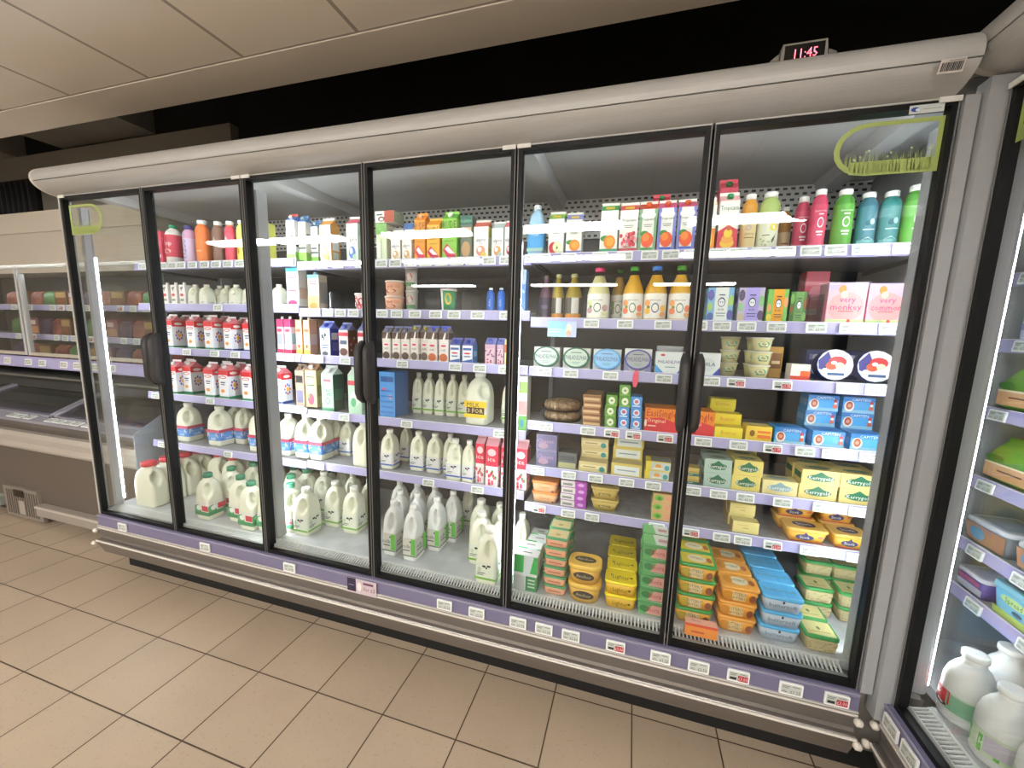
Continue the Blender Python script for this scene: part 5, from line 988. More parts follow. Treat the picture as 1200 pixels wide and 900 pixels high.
 ('B4', 'cowgreen', 'small jug with green striped label', 2.457, 0.057, 0.06, 0.231, 0.42, 1, 1, 0.0),
 ('B4', 'greenside', 'white and green milk carton', 2.573, 0.047, 0.07, 0.265, 0.3, 1, 1, 0.0),
 ('B5', 'cowblue', 'blue striped cow label milk jug', 1.796, 0.08, 0.08, 0.217, 0.33, 1, 1, 0.0),
 ('B5', 'cowblue', 'blue striped cow label milk jug', 1.812, 0.057, 0.07, 0.217, 0.48, 1, 1, 0.0),
 ('B5', 'cowblue', 'blue striped cow label milk jug', 1.963, 0.08, 0.07, 0.217, 0.36, 1, 1, 0.0),
 ('B5', 'cowblue', 'blue striped cow label milk jug', 2.0642, 0.08, 0.07, 0.217, 0.36, 1, 1, 0.0),
 ('B5', 'cowblue', 'blue striped cow label milk jug', 2.1437, 0.061, 0.07, 0.217, 0.38, 1, 1, 0.0),
 ('B5', 'cowblue', 'blue striped cow label milk jug', 2.2128, 0.08, 0.062, 0.217, 0.3, 1, 1, 0.0),
 ('B5', 'cowblue', 'blue striped cow label milk jug', 2.2911, 0.061, 0.062, 0.217, 0.3, 1, 1, 0.0),
 ('B5', 'berryc', 'red and white berry carton', 2.3541, 0.047, 0.065, 0.248, 0.32, 1, 1, 0.0),
 ('B5', 'berryc', 'red and white berry carton', 2.424, 0.066, 0.065, 0.248, 0.3, 1, 1, 0.0),
 ('B5', 'berryc', 'red and white berry carton', 2.497, 0.047, 0.065, 0.248, 0.3, 1, 1, 0.0),
 ('B5', 'berryc', 'red and white berry carton', 2.571, 0.066, 0.065, 0.248, 0.31, 1, 1, 0.0),
 ('C1', 'water', 'pale blue milk bottle', 2.605, 0.071, 0.07, 0.227, 0.31, 1, 1, 0.0),
 ('C1', 'trop_apple', 'apple juice carton with green gable', 2.7, 0.069, 0.065, 0.194, 0.31, 1, 1, 0.0),
 ('C1', 'trop_blue', 'orange juice carton with blue gable', 2.779, 0.069, 0.065, 0.187, 0.31, 1, 1, 0.0),
 ('C1', 'trop_orange', 'orange juice carton with green gable', 2.928, 0.073, 0.065, 0.217, 0.31, 1, 1, 0.0),
 ('C1', 'trop_red', 'red berry juice carton', 3.008, 0.074, 0.065, 0.214, 0.31, 1, 1, 0.0),
 ('C1', 'trop_mg', 'mango juice carton with green base', 3.084, 0.069, 0.065, 0.214, 0.31, 1, 1, 0.0),
 ('C1', 'trop_mb', 'mango juice carton with blue base', 3.158, 0.067, 0.065, 0.214, 0.31, 1, 1, 0.0),
 ('C1', 'trop_mb', 'mango juice carton with blue base', 3.233, 0.067, 0.065, 0.214, 0.31, 1, 1, 0.0),
 ('C1', 'trop_or', 'orange carton half behind the door frame', 3.309, 0.062, 0.065, 0.214, 0.31, 1, 1, 0.0),
 ('C1', 'multi', 'red multifruit juice carton', 3.385, 0.07, 0.065, 0.228, 0.31, 1, 1, 0.0),
 ('C1', 'redtop', 'red carton standing behind', 3.134, 0.069, 0.065, 0.263, 0.385, 1, 1, 0.0),
 ('C1', 'redtop', 'tall red carton standing behind', 3.39, 0.069, 0.065, 0.304, 0.39, 1, 1, 0.0),
 ('C1', 'bt_orange', 'orange juice bottle with cream label', 3.465, 0.056, 0.07, 0.219, 0.32, 1, 1, 0.0),
 ('C1', 'bt_lime', 'pale green juice bottle', 3.535, 0.072, 0.08, 0.223, 0.32, 1, 1, 0.0),
 ('C1', 'bt_back', 'amber juice bottle further back', 3.636, 0.045, 0.07, 0.207, 0.473, 1, 1, 0.0),
 ('C1', 'bt_pink', 'pink smoothie bottle', 3.672, 0.052, 0.07, 0.221, 0.4, 1, 1, 0.0),
 ('C1', 'bt_pink', 'pink smoothie bottle', 3.7, 0.052, 0.07, 0.221, 0.32, 1, 1, 0.0),
 ('C1', 'bt_green', 'green smoothie bottle', 3.779, 0.063, 0.07, 0.215, 0.32, 1, 1, 0.0),
 ('C1', 'bt_teal', 'teal smoothie bottle', 3.853, 0.059, 0.07, 0.199, 0.32, 1, 1, 0.0),
 ('C1', 'bt_teal2', 'teal green smoothie bottle', 3.921, 0.062, 0.07, 0.199, 0.32, 1, 1, 0.0),
 ('C1', 'bt_green', 'green smoothie bottle', 3.992, 0.063, 0.07, 0.215, 0.32, 1, 1, 0.0),
 ('B2', 'tallblue', 'tall blue milk bottle', 2.55, 0.045, 0.05, 0.193, 0.3, 1, 1, 0.0),
 ('C2', 'darkbt', 'dark purple smoothie bottle', 2.647, 0.061, 0.07, 0.205, 0.36, 1, 1, 0.0),
 ('C2', 'oilbt', 'olive juice bottle with grey label', 2.711, 0.055, 0.07, 0.206, 0.33, 1, 1, 0.0),
 ('C2', 'oilbt', 'olive juice bottle with grey label', 2.784, 0.075, 0.07, 0.206, 0.33, 1, 1, 0.0),
 ('C2', 'inn_pink', 'pink capped juice carafe', 2.897, 0.098, 0.085, 0.229, 0.31, 1, 1, 0.0),
 ('C2', 'inn_dim', 'green capped carafe further back', 2.98, 0.068, 0.08, 0.237, 0.41, 1, 1, 0.0),
 ('C2', 'inn_green', 'green capped juice carafe', 3.045, 0.086, 0.085, 0.231, 0.31, 1, 1, 0.0),
 ('C2', 'inn_blue', 'blue capped juice carafe', 3.137, 0.092, 0.085, 0.231, 0.31, 1, 1, 0.0),
 ('C2', 'inn_green', 'green capped juice carafe', 3.234, 0.086, 0.085, 0.231, 0.31, 1, 1, 0.0),
 ('C2', 'kid_white', 'white and blue juice box pack', 3.385, 0.094, 0.07, 0.138, 0.31, 1, 1, 0.0),
 ('C2', 'kid_purple', 'lilac juice box pack', 3.495, 0.09, 0.07, 0.137, 0.31, 1, 1, 0.0),
 ('C2', 'kid_orange', 'orange juice box pack', 3.587, 0.07, 0.07, 0.13, 0.31, 1, 1, 0.0),
 ('C2', 'kid_green', 'dark green juice box pack', 3.657, 0.054, 0.07, 0.121, 0.31, 1, 1, 0.0),
 ('C2', 'pink1', 'pink juice box pack', 3.811, 0.122, 0.08, 0.154, 0.31, 1, 1, 0.0),
 ('C2', 'pink2', 'pink juice box pack', 3.934, 0.115, 0.08, 0.15, 0.31, 1, 1, 0.0),
 ('C2', 'kid_green', 'dark green juice box pack further back', 3.589, 0.083, 0.08, 0.121, 0.52, 1, 1, 0.0),
 ('C2', 'redbox', 'pink drink carton further back', 3.778, 0.086, 0.08, 0.223, 0.5, 1, 1, 0.0),
 ('C2', 'clearbin', 'empty clear plastic shelf organiser', 3.723, 0.048, 0.14, 0.113, 0.33, 1, 1, 0.0),
 ('C3', 'phil_g', 'white cream cheese tub with green rim', 2.677, 0.122, 0.05, 0.095, 0.325, 1, 1, 0.0),
 ('C3', 'phil_g', 'white cream cheese tub with green rim', 2.816, 0.122, 0.05, 0.095, 0.325, 1, 1, 0.0),
 ('C3', 'phil_b', 'cream cheese tub with light blue lid', 2.952, 0.121, 0.05, 0.095, 0.325, 1, 1, 0.0),
 ('C3', 'phil_s', 'cream cheese tub with silver lid', 3.084, 0.114, 0.05, 0.102, 0.325, 1, 1, 0.0),
 ('C3', 'phil_f', 'white flat lidded cream cheese tub', 3.213, 0.114, 0.07, 0.119, 0.31, 1, 1, 0.0),
 ('C3', 'phil_box', 'white cream cheese carton', 3.369, 0.08, 0.06, 0.096, 0.31, 1, 1, 0.0),
 ('C3', 'dip', 'teal printed cream dip pot', 3.561, 0.078, 0.085, 0.055, 0.31, 2, 3, 0.0),
 ('C3', 'dip', 'teal printed cream dip pot', 3.464, 0.078, 0.085, 0.055, 0.4, 1, 3, 0.0),
 ('C3', 'grated', 'brown grated cheese pack', 3.638, 0.05, 0.06, 0.128, 0.42, 1, 1, 0.0),
 ('C3', 'redwhite', 'red and white cheese pack', 3.694, 0.066, 0.06, 0.066, 0.31, 1, 1, 0.0),
 ('C3', 'bluedark', 'dark blue cheese box further back', 3.84, 0.119, 0.08, 0.06, 0.52, 1, 2, 0.0),
 ('C3', 'bluedark', 'dark blue cheese box further back', 3.967, 0.119, 0.08, 0.06, 0.52, 1, 2, 0.0),
 ('C3', 'disc', 'round white cheese box with red motif', 3.819, 0.107, 0.045, 0.123, 0.345, 1, 1, 0.0),
 ('C3', 'disc', 'round white cheese box with red motif', 3.951, 0.107, 0.045, 0.123, 0.345, 1, 1, 0.0),
 ('C4', 'pie', 'round pastry in clear plastic pack', 2.749, 0.192, 0.195, 0.049, 0.3, 1, 2, 0.0),
 ('C4', 'slices', 'brown cheese slice pack', 2.899, 0.081, 0.09, 0.028, 0.31, 2, 5, 0.0),
 ('C4', 'gbox', 'small green butter box', 2.983, 0.049, 0.09, 0.049, 0.31, 1, 3, 0.0),
 ('C4', 'easi', 'orange and red cheese slice box', 3.199, 0.136, 0.12, 0.104, 0.31, 1, 1, 0.0),
 ('C4', 'easi', 'orange and red cheese slice box', 3.342, 0.136, 0.12, 0.104, 0.31, 1, 1, 0.0),
 ('C4', 'ybutter', 'yellow butter block', 3.466, 0.106, 0.06, 0.046, 0.31, 1, 1, 0.0),
 ('C4', 'ybutter', 'yellow butter block', 3.474, 0.106, 0.06, 0.046, 0.375, 1, 2, 0.0),
 ('C4', 'ybutter', 'yellow butter block', 3.472, 0.106, 0.06, 0.046, 0.5, 1, 3, 0.0),
 ('C4', 'ylurpak', 'golden butter block with orange lettering', 3.577, 0.095, 0.07, 0.061, 0.31, 1, 1, 0.0),
 ('C4', 'bluecam', 'light blue cheese box', 3.687, 0.107, 0.09, 0.064, 0.31, 1, 1, 0.0),
 ('C4', 'bluecam', 'light blue cheese box', 3.818, 0.107, 0.09, 0.064, 0.31, 1, 1, 0.0),
 ('C4', 'bluecam', 'light blue cheese box', 3.944, 0.107, 0.09, 0.064, 0.31, 1, 1, 0.0),
 ('C4', 'bluecam', 'light blue cheese box', 3.823, 0.107, 0.09, 0.064, 0.41, 1, 3, 0.0),
 ('C4', 'bluecam', 'light blue cheese box', 3.948, 0.107, 0.09, 0.064, 0.41, 1, 3, 0.0),
 ('C5', 'purplebox', 'purple grey cheese box', 2.696, 0.1, 0.08, 0.077, 0.31, 1, 2, 0.0),
 ('C5', 'darktub', 'dark cheese tub with pale base', 2.797, 0.089, 0.08, 0.074, 0.32, 1, 1, 0.0),
 ('C5', 'cheddar', 'tan cheese block', 2.919, 0.129, 0.07, 0.046, 0.31, 1, 1, 0.0),
 ('C5', 'cheddar', 'tan cheese block', 2.916, 0.129, 0.07, 0.046, 0.385, 1, 3, 0.0),
 ('C5', 'cheddar2', 'golden pale panelled cheese block', 3.069, 0.134, 0.07, 0.056, 0.31, 1, 1, 0.0),
 ('C5', 'cheddar2', 'golden pale panelled cheese block', 3.072, 0.134, 0.07, 0.056, 0.385, 1, 3, 0.0),
 ('C5', 'yellbox', 'yellow and silver cheese box', 3.202, 0.103, 0.08, 0.041, 0.31, 1, 2, 0.0),
 ('C5', 'ygold', 'gold and green butter block', 3.342, 0.058, 0.06, 0.036, 0.31, 1, 2, 0.0),
 ('C5', 'kerry_s', 'silver green butter block', 3.441, 0.106, 0.075, 0.061, 0.31, 2, 2, 0.0),
 ('C5', 'kerry_g', 'yellow green butter block', 3.554, 0.108, 0.075, 0.065, 0.31, 2, 2, 0.0),
 ('C5', 'kerry_l', 'pale yellow butter block with grey oval', 3.677, 0.125, 0.075, 0.059, 0.31, 1, 1, 0.0),
 ('C5', 'kerry_y', 'golden yellow butter block', 3.81, 0.131, 0.08, 0.06, 0.31, 2, 2, 0.0),
 ('C5', 'kerry_y', 'golden yellow butter block', 3.944, 0.131, 0.08, 0.06, 0.31, 2, 2, 0.0),
 ('C5', 'kerry_g', 'yellow green butter block', 3.569, 0.108, 0.075, 0.065, 0.475, 1, 2, 0.0),
 ('C6', 'orangetub', 'orange spread tub', 2.693, 0.131, 0.09, 0.054, 0.31, 1, 2, 0.0),
 ('C6', 'purplewhite', 'purple and white butter box', 2.836, 0.122, 0.09, 0.032, 0.31, 1, 4, 0.0),
 ('C6', 'goldtub', 'gold spread tub', 2.981, 0.128, 0.09, 0.058, 0.31, 1, 2, 0.0),
 ('C6', 'carrot', 'green and orange spread tub', 3.235, 0.09, 0.08, 0.041, 0.31, 1, 3, 0.0),
 ('C6', 'smallgold', 'small pale butter block', 3.571, 0.1, 0.05, 0.05, 0.31, 1, 1, 0.0),
 ('C6', 'smallgold', 'small pale butter block', 3.568, 0.1, 0.05, 0.05, 0.38, 1, 2, 0.0),
 ('C6', 'smallgold', 'small pale butter block', 3.574, 0.1, 0.05, 0.05, 0.46, 1, 3, 0.0),
 ('C6', 'stork', 'yellow baking spread tub', 3.793, 0.151, 0.1, 0.059, 0.3, 1, 1, 0.0),
 ('C6', 'stork', 'yellow baking spread tub', 3.787, 0.151, 0.1, 0.059, 0.41, 1, 2, 0.0),
 ('C6', 'stork', 'yellow baking spread tub', 3.945, 0.129, 0.1, 0.059, 0.3, 1, 1, 0.0),
 ('C6', 'stork', 'yellow baking spread tub', 3.939, 0.127, 0.1, 0.059, 0.41, 1, 2, 0.0),
 ('C7', 'greenpouch', 'green and white spread carton', 2.67, 0.106, 0.06, 0.164, 0.085, 1, 1, 0.0),
 ('C7', 'greenpouch', 'green and white spread carton', 2.669, 0.106, 0.06, 0.164, 0.155, 1, 1, 0.0),
 ('C7', 'greenpouch', 'green and white spread carton', 2.6942, 0.106, 0.06, 0.164, 0.225, 1, 1, 0.0),
 ('C7', 'greenpouch', 'green and white spread carton', 2.685, 0.087, 0.06, 0.164, 0.295, 1, 1, 0.0),
 ('C7', 'ovaltub', 'oval golden spread tub with dark label', 2.929, 0.144, 0.11, 0.086, 0.075, 1, 2, 0.0),
 ('C7', 'lying', 'red and orange tub on the grille', 3.385, 0.114, 0.035, 0.05, 0.03, 1, 1, 0.0),
 ('C7', 'flora_col', 'green lidded peach spread tub', 2.7997, 0.102, 0.09, 0.044, 0.09, 3, 6, 0.0),
 ('C7', 'bertolli', 'bright yellow spread tub', 3.08, 0.131, 0.1, 0.06, 0.09, 4, 2, 0.0),
 ('C7', 'pinkgreen', 'pink and green spread tub', 3.205, 0.106, 0.09, 0.062, 0.09, 2, 5, 0.0),
 ('C7', 'utter_g', 'green lidded orange spread tub', 3.368, 0.141, 0.1, 0.063, 0.1, 3, 4, 0.0),
 ('C7', 'utter_o', 'all orange spread tub', 3.522, 0.137, 0.1, 0.063, 0.1, 3, 3, 0.0),
 ('C7', 'bluelid', 'blue lidded grey spread tub', 3.669, 0.138, 0.1, 0.06, 0.1, 4, 3, 0.0),
 ('C7', 'greenlid', 'green lidded brown spread tub', 3.806, 0.111, 0.1, 0.064, 0.09, 2, 1, 0.0),
 ('C7', 'greenlid', 'green lidded brown spread tub', 3.87, 0.111, 0.1, 0.064, 0.31, 1, 2, 0.0),
 ('C7', 'greenlid', 'green lidded brown spread tub', 3.9, 0.111, 0.1, 0.064, 0.415, 1, 3, 0.0),
 ('C7', 'greenlid', 'green lidded brown spread tub', 3.987, 0.09, 0.1, 0.064, 0.31, 1, 2, 0.0),
 ('C7', 'greenlid', 'green lidded brown spread tub', 4.004, 0.111, 0.1, 0.064, 0.415, 1, 3, 0.0),
 ('B1', 'oatstack', 'white and brown drink pack lying on top', 1.826, 0.109, 0.09, 0.055, 0.31, 1, 1, 0.19),
 ('C4', 'bbox', 'small blue butter box', 3.04, 0.046, 0.09, 0.049, 0.31, 1, 2, 0.0),
 ('C4', 'gbox', 'small green boxed butter in mixed stack', 3.04, 0.049, 0.09, 0.049, 0.31, 1, 2, 0.0985),
 ('C4', 'bbox', 'small blue butter box', 3.094, 0.046, 0.09, 0.049, 0.31, 1, 3, 0.0),
 ('A6', 'redcap', 'red capped milk jug', 0.208, 0.175, 0.098, 0.28, 0.092, 4, 1, 0.0),
 ('A6', 'redcap', 'red capped milk jug', 0.41, 0.13, 0.098, 0.28, 0.38, 2, 1, 0.0),
 ('A6', 'redcap', 'red capped milk jug', 0.565, 0.13, 0.098, 0.28, 0.36, 2, 1, 0.0),
]
SHELF_TAGS = [('A1', 0.125, 0), ('A1', 0.304, 0), ('A1', 0.382, 0), ('A1', 0.454, 0), ('A1', 0.547, 0), ('A1', 0.643, 0), ('A1', 0.732, 0), ('A1', 0.823, 0), ('A1', 0.913, 0), ('A1', 1.163, 0), ('A1', 1.256, 0), ('A2', 0.186, 0), ('A2', 0.722, 0), ('A2', 1.215, 0), ('A3', 0.436, 0), ('A3', 0.665, 0), ('A3', 0.827, 0), ('A3', 1.225, 0), ('A4', 0.119, 0), ('A4', 0.596, 0), ('A5', 0.131, 0), ('A5', 0.709, 0), ('B1', 1.394, 0), ('B1', 1.475, 0), ('B1', 1.575, 0), ('B1', 1.713, 0), ('B1', 1.834, 0), ('B1', 1.913, 0), ('B1', 1.996, 0), ('B1', 2.08, 0), ('B1', 2.162, 0), ('B1', 2.243, 0), ('B1', 2.321, 0), ('B1', 2.403, 0), ('B1', 2.486, 0), ('B2', 1.417, 0), ('B2', 1.5, 0), ('B2', 1.579, 0), ('B2', 1.66, 0), ('B2', 1.746, 0), ('B2', 1.833, 0), ('B2', 1.917, 0), ('B2', 2.019, 0), ('B2', 2.132, 0), ('B2', 2.23, 0), ('B2', 2.35, 0), ('B2', 2.492, 0), ('B3', 1.423, 0), ('B3', 1.598, 0), ('B3', 1.945, 0), ('B3', 2.238, 0), ('B3', 2.366, 0), ('B3', 2.494, 0), ('B4', 1.295, 0), ('B4', 1.579, 0), ('B4', 1.966, 0), ('B4', 2.474, 0), ('B5', 1.397, 0), ('B5', 2.09, 0), ('B5', 2.363, 0), ('C1', 2.606, 0), ('C1', 2.655, 0), ('C1', 2.767, 0), ('C1', 2.9, 0), ('C1', 3.0, 0), ('C1', 3.098, 0), ('C1', 3.179, 0), ('C1', 3.26, 0), ('C1', 3.352, 0), ('C1', 3.42, 0), ('C1', 3.5, 0), ('C1', 3.58, 0), ('C1', 3.66, 0), ('C1', 3.738, 0), ('C1', 3.82, 0), ('C1', 3.938, 0), ('C2', 2.88, 0), ('C2', 3.021, 0), ('C2', 3.171, 0), ('C2', 3.306, 0), ('C2', 3.391, 0), ('C2', 3.479, 0), ('C2', 3.581, 0), ('C2', 3.711, 0), ('C2', 3.817, 0), ('C2', 3.936, 0), ('C3', 2.681, 0), ('C3', 2.801, 0), ('C3', 2.974, 0), ('C3', 3.192, 0), ('C3', 3.373, 0), ('C3', 3.464, 1), ('C3', 3.625, 1), ('C3', 3.834, 0), ('C3', 3.924, 0), ('C4', 2.697, 0), ('C4', 2.891, 0), ('C4', 2.996, 1), ('C4', 3.088, 1), ('C4', 3.217, 1), ('C4', 3.366, 0), ('C4', 3.498, 0), ('C4', 3.62, 1), ('C4', 3.73, 0), ('C4', 3.82, 0), ('C4', 3.939, 0), ('C5', 2.668, 0), ('C5', 2.815, 0), ('C5', 2.937, 0), ('C5', 3.073, 0), ('C5', 3.185, 0), ('C5', 3.345, 0), ('C5', 3.445, 0), ('C5', 3.545, 0), ('C5', 3.678, 0), ('C5', 3.816, 0), ('C5', 3.934, 0), ('C6', 2.681, 1), ('C6', 2.822, 0), ('C6', 2.932, 0), ('C6', 3.214, 0), ('C6', 3.354, 1), ('C6', 3.474, 0), ('C6', 3.554, 0), ('C6', 3.664, 1), ('C6', 3.793, 0), ('C6', 3.95, 0)]
KICK_TAGS = [(0.232, 0), (0.896, 0), (1.474, 0), (2.337, 0), (2.49, 0), (2.677, 0), (2.788, 0), (2.899, 0), (3.075, 1), (3.241, 0), (3.374, 0), (3.506, 1), (3.671, 0), (3.806, 1)]
SIGN = (1.825, 1.987)

ORD = ['', 'first', 'second', 'third', 'fourth', 'fifth', 'sixth', 'seventh', 'eighth', 'ninth', 'tenth', 'eleventh', 'twelfth', 'thirteenth', 'fourteenth', 'fifteenth', 'sixteenth', 'seventeenth', 'eighteenth', 'nineteenth', 'twentieth']
def shelf_name(mod, i):
    n = len(SHZ[mod])
    return 'bottom deck' if i == n - 1 else ('top shelf' if i == 0 else ORD[i + 1] + ' shelf')
PROTO = {}
CACHE = {}
def copy_tree(o, parent=None):
    c = o.copy(); COL.objects.link(c); c.parent = parent
    for ch in list(o.children): copy_tree(ch, c)
    return c
def place(kind, w, d, h, x, y, z, rz=0.0):
    """put one item with its front face middle at x,y and its base at z"""
    name, cat, fn = KIND[kind]
    key = (kind, round(w, 3), round(d, 3), round(h, 3))
    if key in PROTO:
        r = copy_tree(PROTO[key])
    else:
        r = empty(name)
        for pn, mb in fn(w, d, h):
            mb.build(pn, r)
        PROTO[key] = r
    r.location = (x, y + d / 2, z + .0004); r.rotation_euler = (0, 0, rz)
    r['category'] = cat
    return r
REC = []
for row, kind, desc, x, w, d, h, yf, nd, nl, zo in ITEMS:
    mod, i = row[0], int(row[1]) - 1
    zb = SHZ[mod][i]
    if mod == 'B' and x < 1.3 + w / 2 and i < 5: zb = max(zb, SHZ['A'][i]); mod = 'A' if x < 1.3 else 'B'
    if mod == 'B' and x > 2.60 - w / 2: pass
    dd = d
    for a in range(nd):
        for l in range(nl):
            y = yf + a * (dd + .004)
            if y + dd > .845: continue
            jit = ((a * 7 + l * 3 + int(x * 100)) % 5 - 2) * .0012
            hz = h * 1.0
            if desc.startswith('white cow') : pass
            o = place(kind, w, dd, h, x + jit * (1 if nd * nl > 1 else 0), y, zb + zo + (l * (hz + .0006)) + (.4285 - .43 if i == len(SHZ[mod]) - 1 else 0))
            # which door it is seen through
            ty = (0 - CL.y) / (y - CL.y); dx = CL.x + (x - CL.x) * ty
            dn = sum(1 for q in DIVS[1:-1] if dx > q) + 1
            REC.append(dict(o=o, desc=desc, mod=mod, i=i, dn=dn, x=x, y=y, l=l, nl=nl, a=a))

def finish_labels(REC, place_of, key_of, group_of):
    groups = {}
    for r in REC: groups.setdefault(key_of(r), []).append(r)
    for k, rs in groups.items():
        lv = {}
        for r in rs: lv.setdefault((round(r['x'], 3), round(r['y'], 3)), []).append(r)
        cols = sorted(lv, key=lambda c: (c[1], c[0]))
        # rows = bands of depth
        bands = []
        for c in cols:
            if bands and c[1] - bands[-1][0][1] < .055: bands[-1].append(c)
            else: bands.append([c])
        for bi, band in enumerate(bands):
            band.sort()
            for ci, c in enumerate(band):
                st = sorted(lv[c], key=lambda r: r['o'].location.z)
                for li, r in enumerate(st):
                    parts = [r['desc']]
                    if len(st) > 1: parts.append('topmost in stack' if li == len(st) - 1 else ('bottom of stack' if li == 0 else ORD[li + 1] + ' up in stack'))
                    if len(band) > 1: parts.append(ORD[ci + 1] + ' from left')
                    if len(bands) > 1: parts.append('front row' if bi == 0 else ORD[bi + 1] + ' row')
                    parts.append(place_of(r))
                    s = ', '.join(parts)
                    if len(s.split()) > 16: s = s.replace(' up in stack', ' up').replace('topmost in stack', 'topmost').replace('bottom of stack', 'bottom one')
                    if len(s.split()) > 16: print('LONG', s); s = s.replace(' from left', '')
                    r['o']['label'] = s
        if len(rs) > 1:
            for r in rs: r['o']['group'] = group_of(r)
finish_labels(REC, lambda r: shelf_name(r['mod'], r['i']) + ', ' + ORD[r['dn']] + ' door',
              lambda r: (r['desc'], shelf_name(r['mod'], r['i']), r['dn']),
              lambda r: r['desc'] + 's on the ' + shelf_name(r['mod'], r['i']))

# ---- price tags
def price_tag_mesh(w, h, red, txt):
    b = MB().loft([rrect(w, h, .003, 0, 2), rrect(w, h, .003, .006, 2)], '#f4f6f5/0.5', smooth=False).xf(Matrix.Rotation(math.pi / 2, 4, 'X'))
    s = MB(); F = lambda u, v, l: (-w / 2 + u * w, -.006 - l, -h / 2 + v * h)
    G = '#6d7470'; ops = [('r', .07, .12, .93, .88, '#c6cdc6'), ('r', .12, .68, .45, .74, G), ('r', .12, .56, .38, .62, G), ('r', .55, .72, .85, .78, G)]
    if red: ops += [('r', .48, .14, .93, .62, '#b8303a'), ('t', txt, .70, .38, .30, '#f0d8d8', .4), ('r', .12, .2, .42, .42, '#2c2f2e')]
    else: ops += [('t', txt, .68, .32, .26, '#3a3f3c', .42), ('r', .12, .22, .34, .27, G), ('r', .12, .34, .30, .38, G)]
    prints(s, F, ops, w, h, .0003)
    return b, s
TAGP = {}
def price_tag(x, y, z, w, h, red, parent_rot=(0, 0, 0), txt='£1.25'):
    k = (w, h, red, txt)
    if k not in TAGP:
        b, s = price_tag_mesh(w, h, red, txt)
        r = empty('price_tag'); b.build('tag_frame', r); s.build('display', r); TAGP[k] = r
    else: r = copy_tree(TAGP[k])
    r.location = (x, y, z); r.rotation_euler = parent_rot
    return r
TR = []
TX = ['£1.25', '£2.50', '£1.75', '£3.00', '£2.00']
for n, (row, x, red) in enumerate(SHELF_TAGS):
    mod, i = row[0], int(row[1]) - 1
    if mod == 'B' and x < 1.3: mod = 'A'
    if mod == 'A' and x > 1.3: mod = 'B'
    z = SHZ[mod][i] - .016
    o = price_tag(x, .2715, z, .066, .036, red, (math.radians(-7), 0, 0), TX[n % 5])
    ty = (0 - CL.y) / (.27 - CL.y); dx = CL.x + (x - CL.x) * ty
    TR.append(dict(o=o, desc='red and white price tag' if red else 'white price tag', mod=mod, i=i, dn=sum(1 for q in DIVS[1:-1] if dx > q) + 1, x=x, y=.27))
for r in TR: r['o']['category'] = 'price tag'
finish_labels(TR, lambda r: shelf_name(r['mod'], r['i']) + ' edge, ' + ORD[r['dn']] + ' door', lambda r: (r['desc'], shelf_name(r['mod'], r['i']), r['dn']), lambda r: 'price tags on the ' + shelf_name(r['mod'], r['i']))
KR = []
for n, (x, red) in enumerate(KICK_TAGS):
    o = price_tag(x, -.0385, .362, .072, .046, red, (0, 0, 0), '£3.00' if red else TX[n % 3])
    o['category'] = 'price tag'
    KR.append(dict(o=o, desc='red and grey price tag' if red else 'grey price tag', x=x, y=0))
finish_labels(KR, lambda r: 'on the rail below the doors', lambda r: r['desc'], lambda r: 'price tags on the lower rail')

# ---- notices, stickers and small fittings of the main case
def face(w, h): return lambda u, v, l: (-w / 2 + u * w, -l, v * h)
def card(name, x, y, z, w, h, base, ops, label, cat, t=.0012, rot=(0, 0, 0), parent=None):
    m = MB().box(-w / 2, w / 2, 0, t, 0, h, base); prints(m, face(w, h), ops, w, h, .0004)
    o = m.build(name, parent, (x, y, z)); o.rotation_euler = rot
    if label: tag(o, label, cat)
    return o
sx = (SIGN[0] + SIGN[1]) / 2
card('promotion_sign', sx, -.0445, .315, SIGN[1] - SIGN[0], .075, '#c9bcc4', [('r', 0, .1, .30, 1, '#2c2440'), ('r', .05, .5, .24, .56, '#8a84a0'), ('r', .55, .7, .9, .85, '#6a3a5a'), ('t', '2 for £3', .70, .42, .26, '#8a2440', .5), ('e', .42, .5, .08, .3, '#e9e2e4')],
     'larger purple and white offer sign on the rail below the doors', 'sign')
card('promotion_card', 2.753, .264, 1.555, .128, .068, '#8ecbe6', [('r', 0, 0, 1, .5, '#a9dcec'), ('r', .05, .3, .45, .34, '#dff2f8'), ('r', .05, .48, .5, .52, '#dff2f8'), ('r', .66, .0, 1, 1, '#b9c6ec'), ('e', .74, .55, .09, .3, '#f0e6c8'), ('e', .74, .25, .07, .2, '#e8b088')],
     'light blue promotion card hanging from second shelf edge, fifth door', 'card')
o = MB().prism([(-.006, .0), (.006, .0), (.014, .03), (.012, .062), (.004, .078), (-.008, .06), (-.012, .03)], -.001, .001, '#e8586e', axis='y').build('shelf_ribbon', None, (3.078, .262, 1.352)); tag(o, 'pink ribbon tag hanging on the cream cheese shelf edge, fifth door', 'tag')
card('barcode_sticker', 3.785, -.1115, 2.2535, .052, .030, '#c9c4bf', [('r', .08 + i * .07, .15, .08 + i * .07 + (.04 if i % 3 else .055), .75, '#3a3838') for i in range(12)] + [('r', .3, .84, .9, .88, '#77736f')], 'white barcode sticker on the case header at right', 'sticker', rot=(math.radians(24), 0, 0))
card('maker_sticker', 3.796, -.0195, 2.204, .078, .022, '#cfd4d4', [('e', .16, .5, .12, .28, '#2a4fa0'), ('e', .24, .45, .07, .16, '#e8ecf4'), ('r', .4, .42, .92, .5, '#9aa4a4')], 'small white sticker with blue logo above the sixth door', 'sticker')
card('header_sticker', .115, -.1125, 2.300, .05, .03, '#b9b5b0', [('r', .3, .2, .9, .8, '#6a6c7a'), ('r', .4, .4, .8, .6, '#b9b5b0')], 'faint grey sticker at the left end of the header', 'sticker', rot=(math.radians(-12), 0, 0))
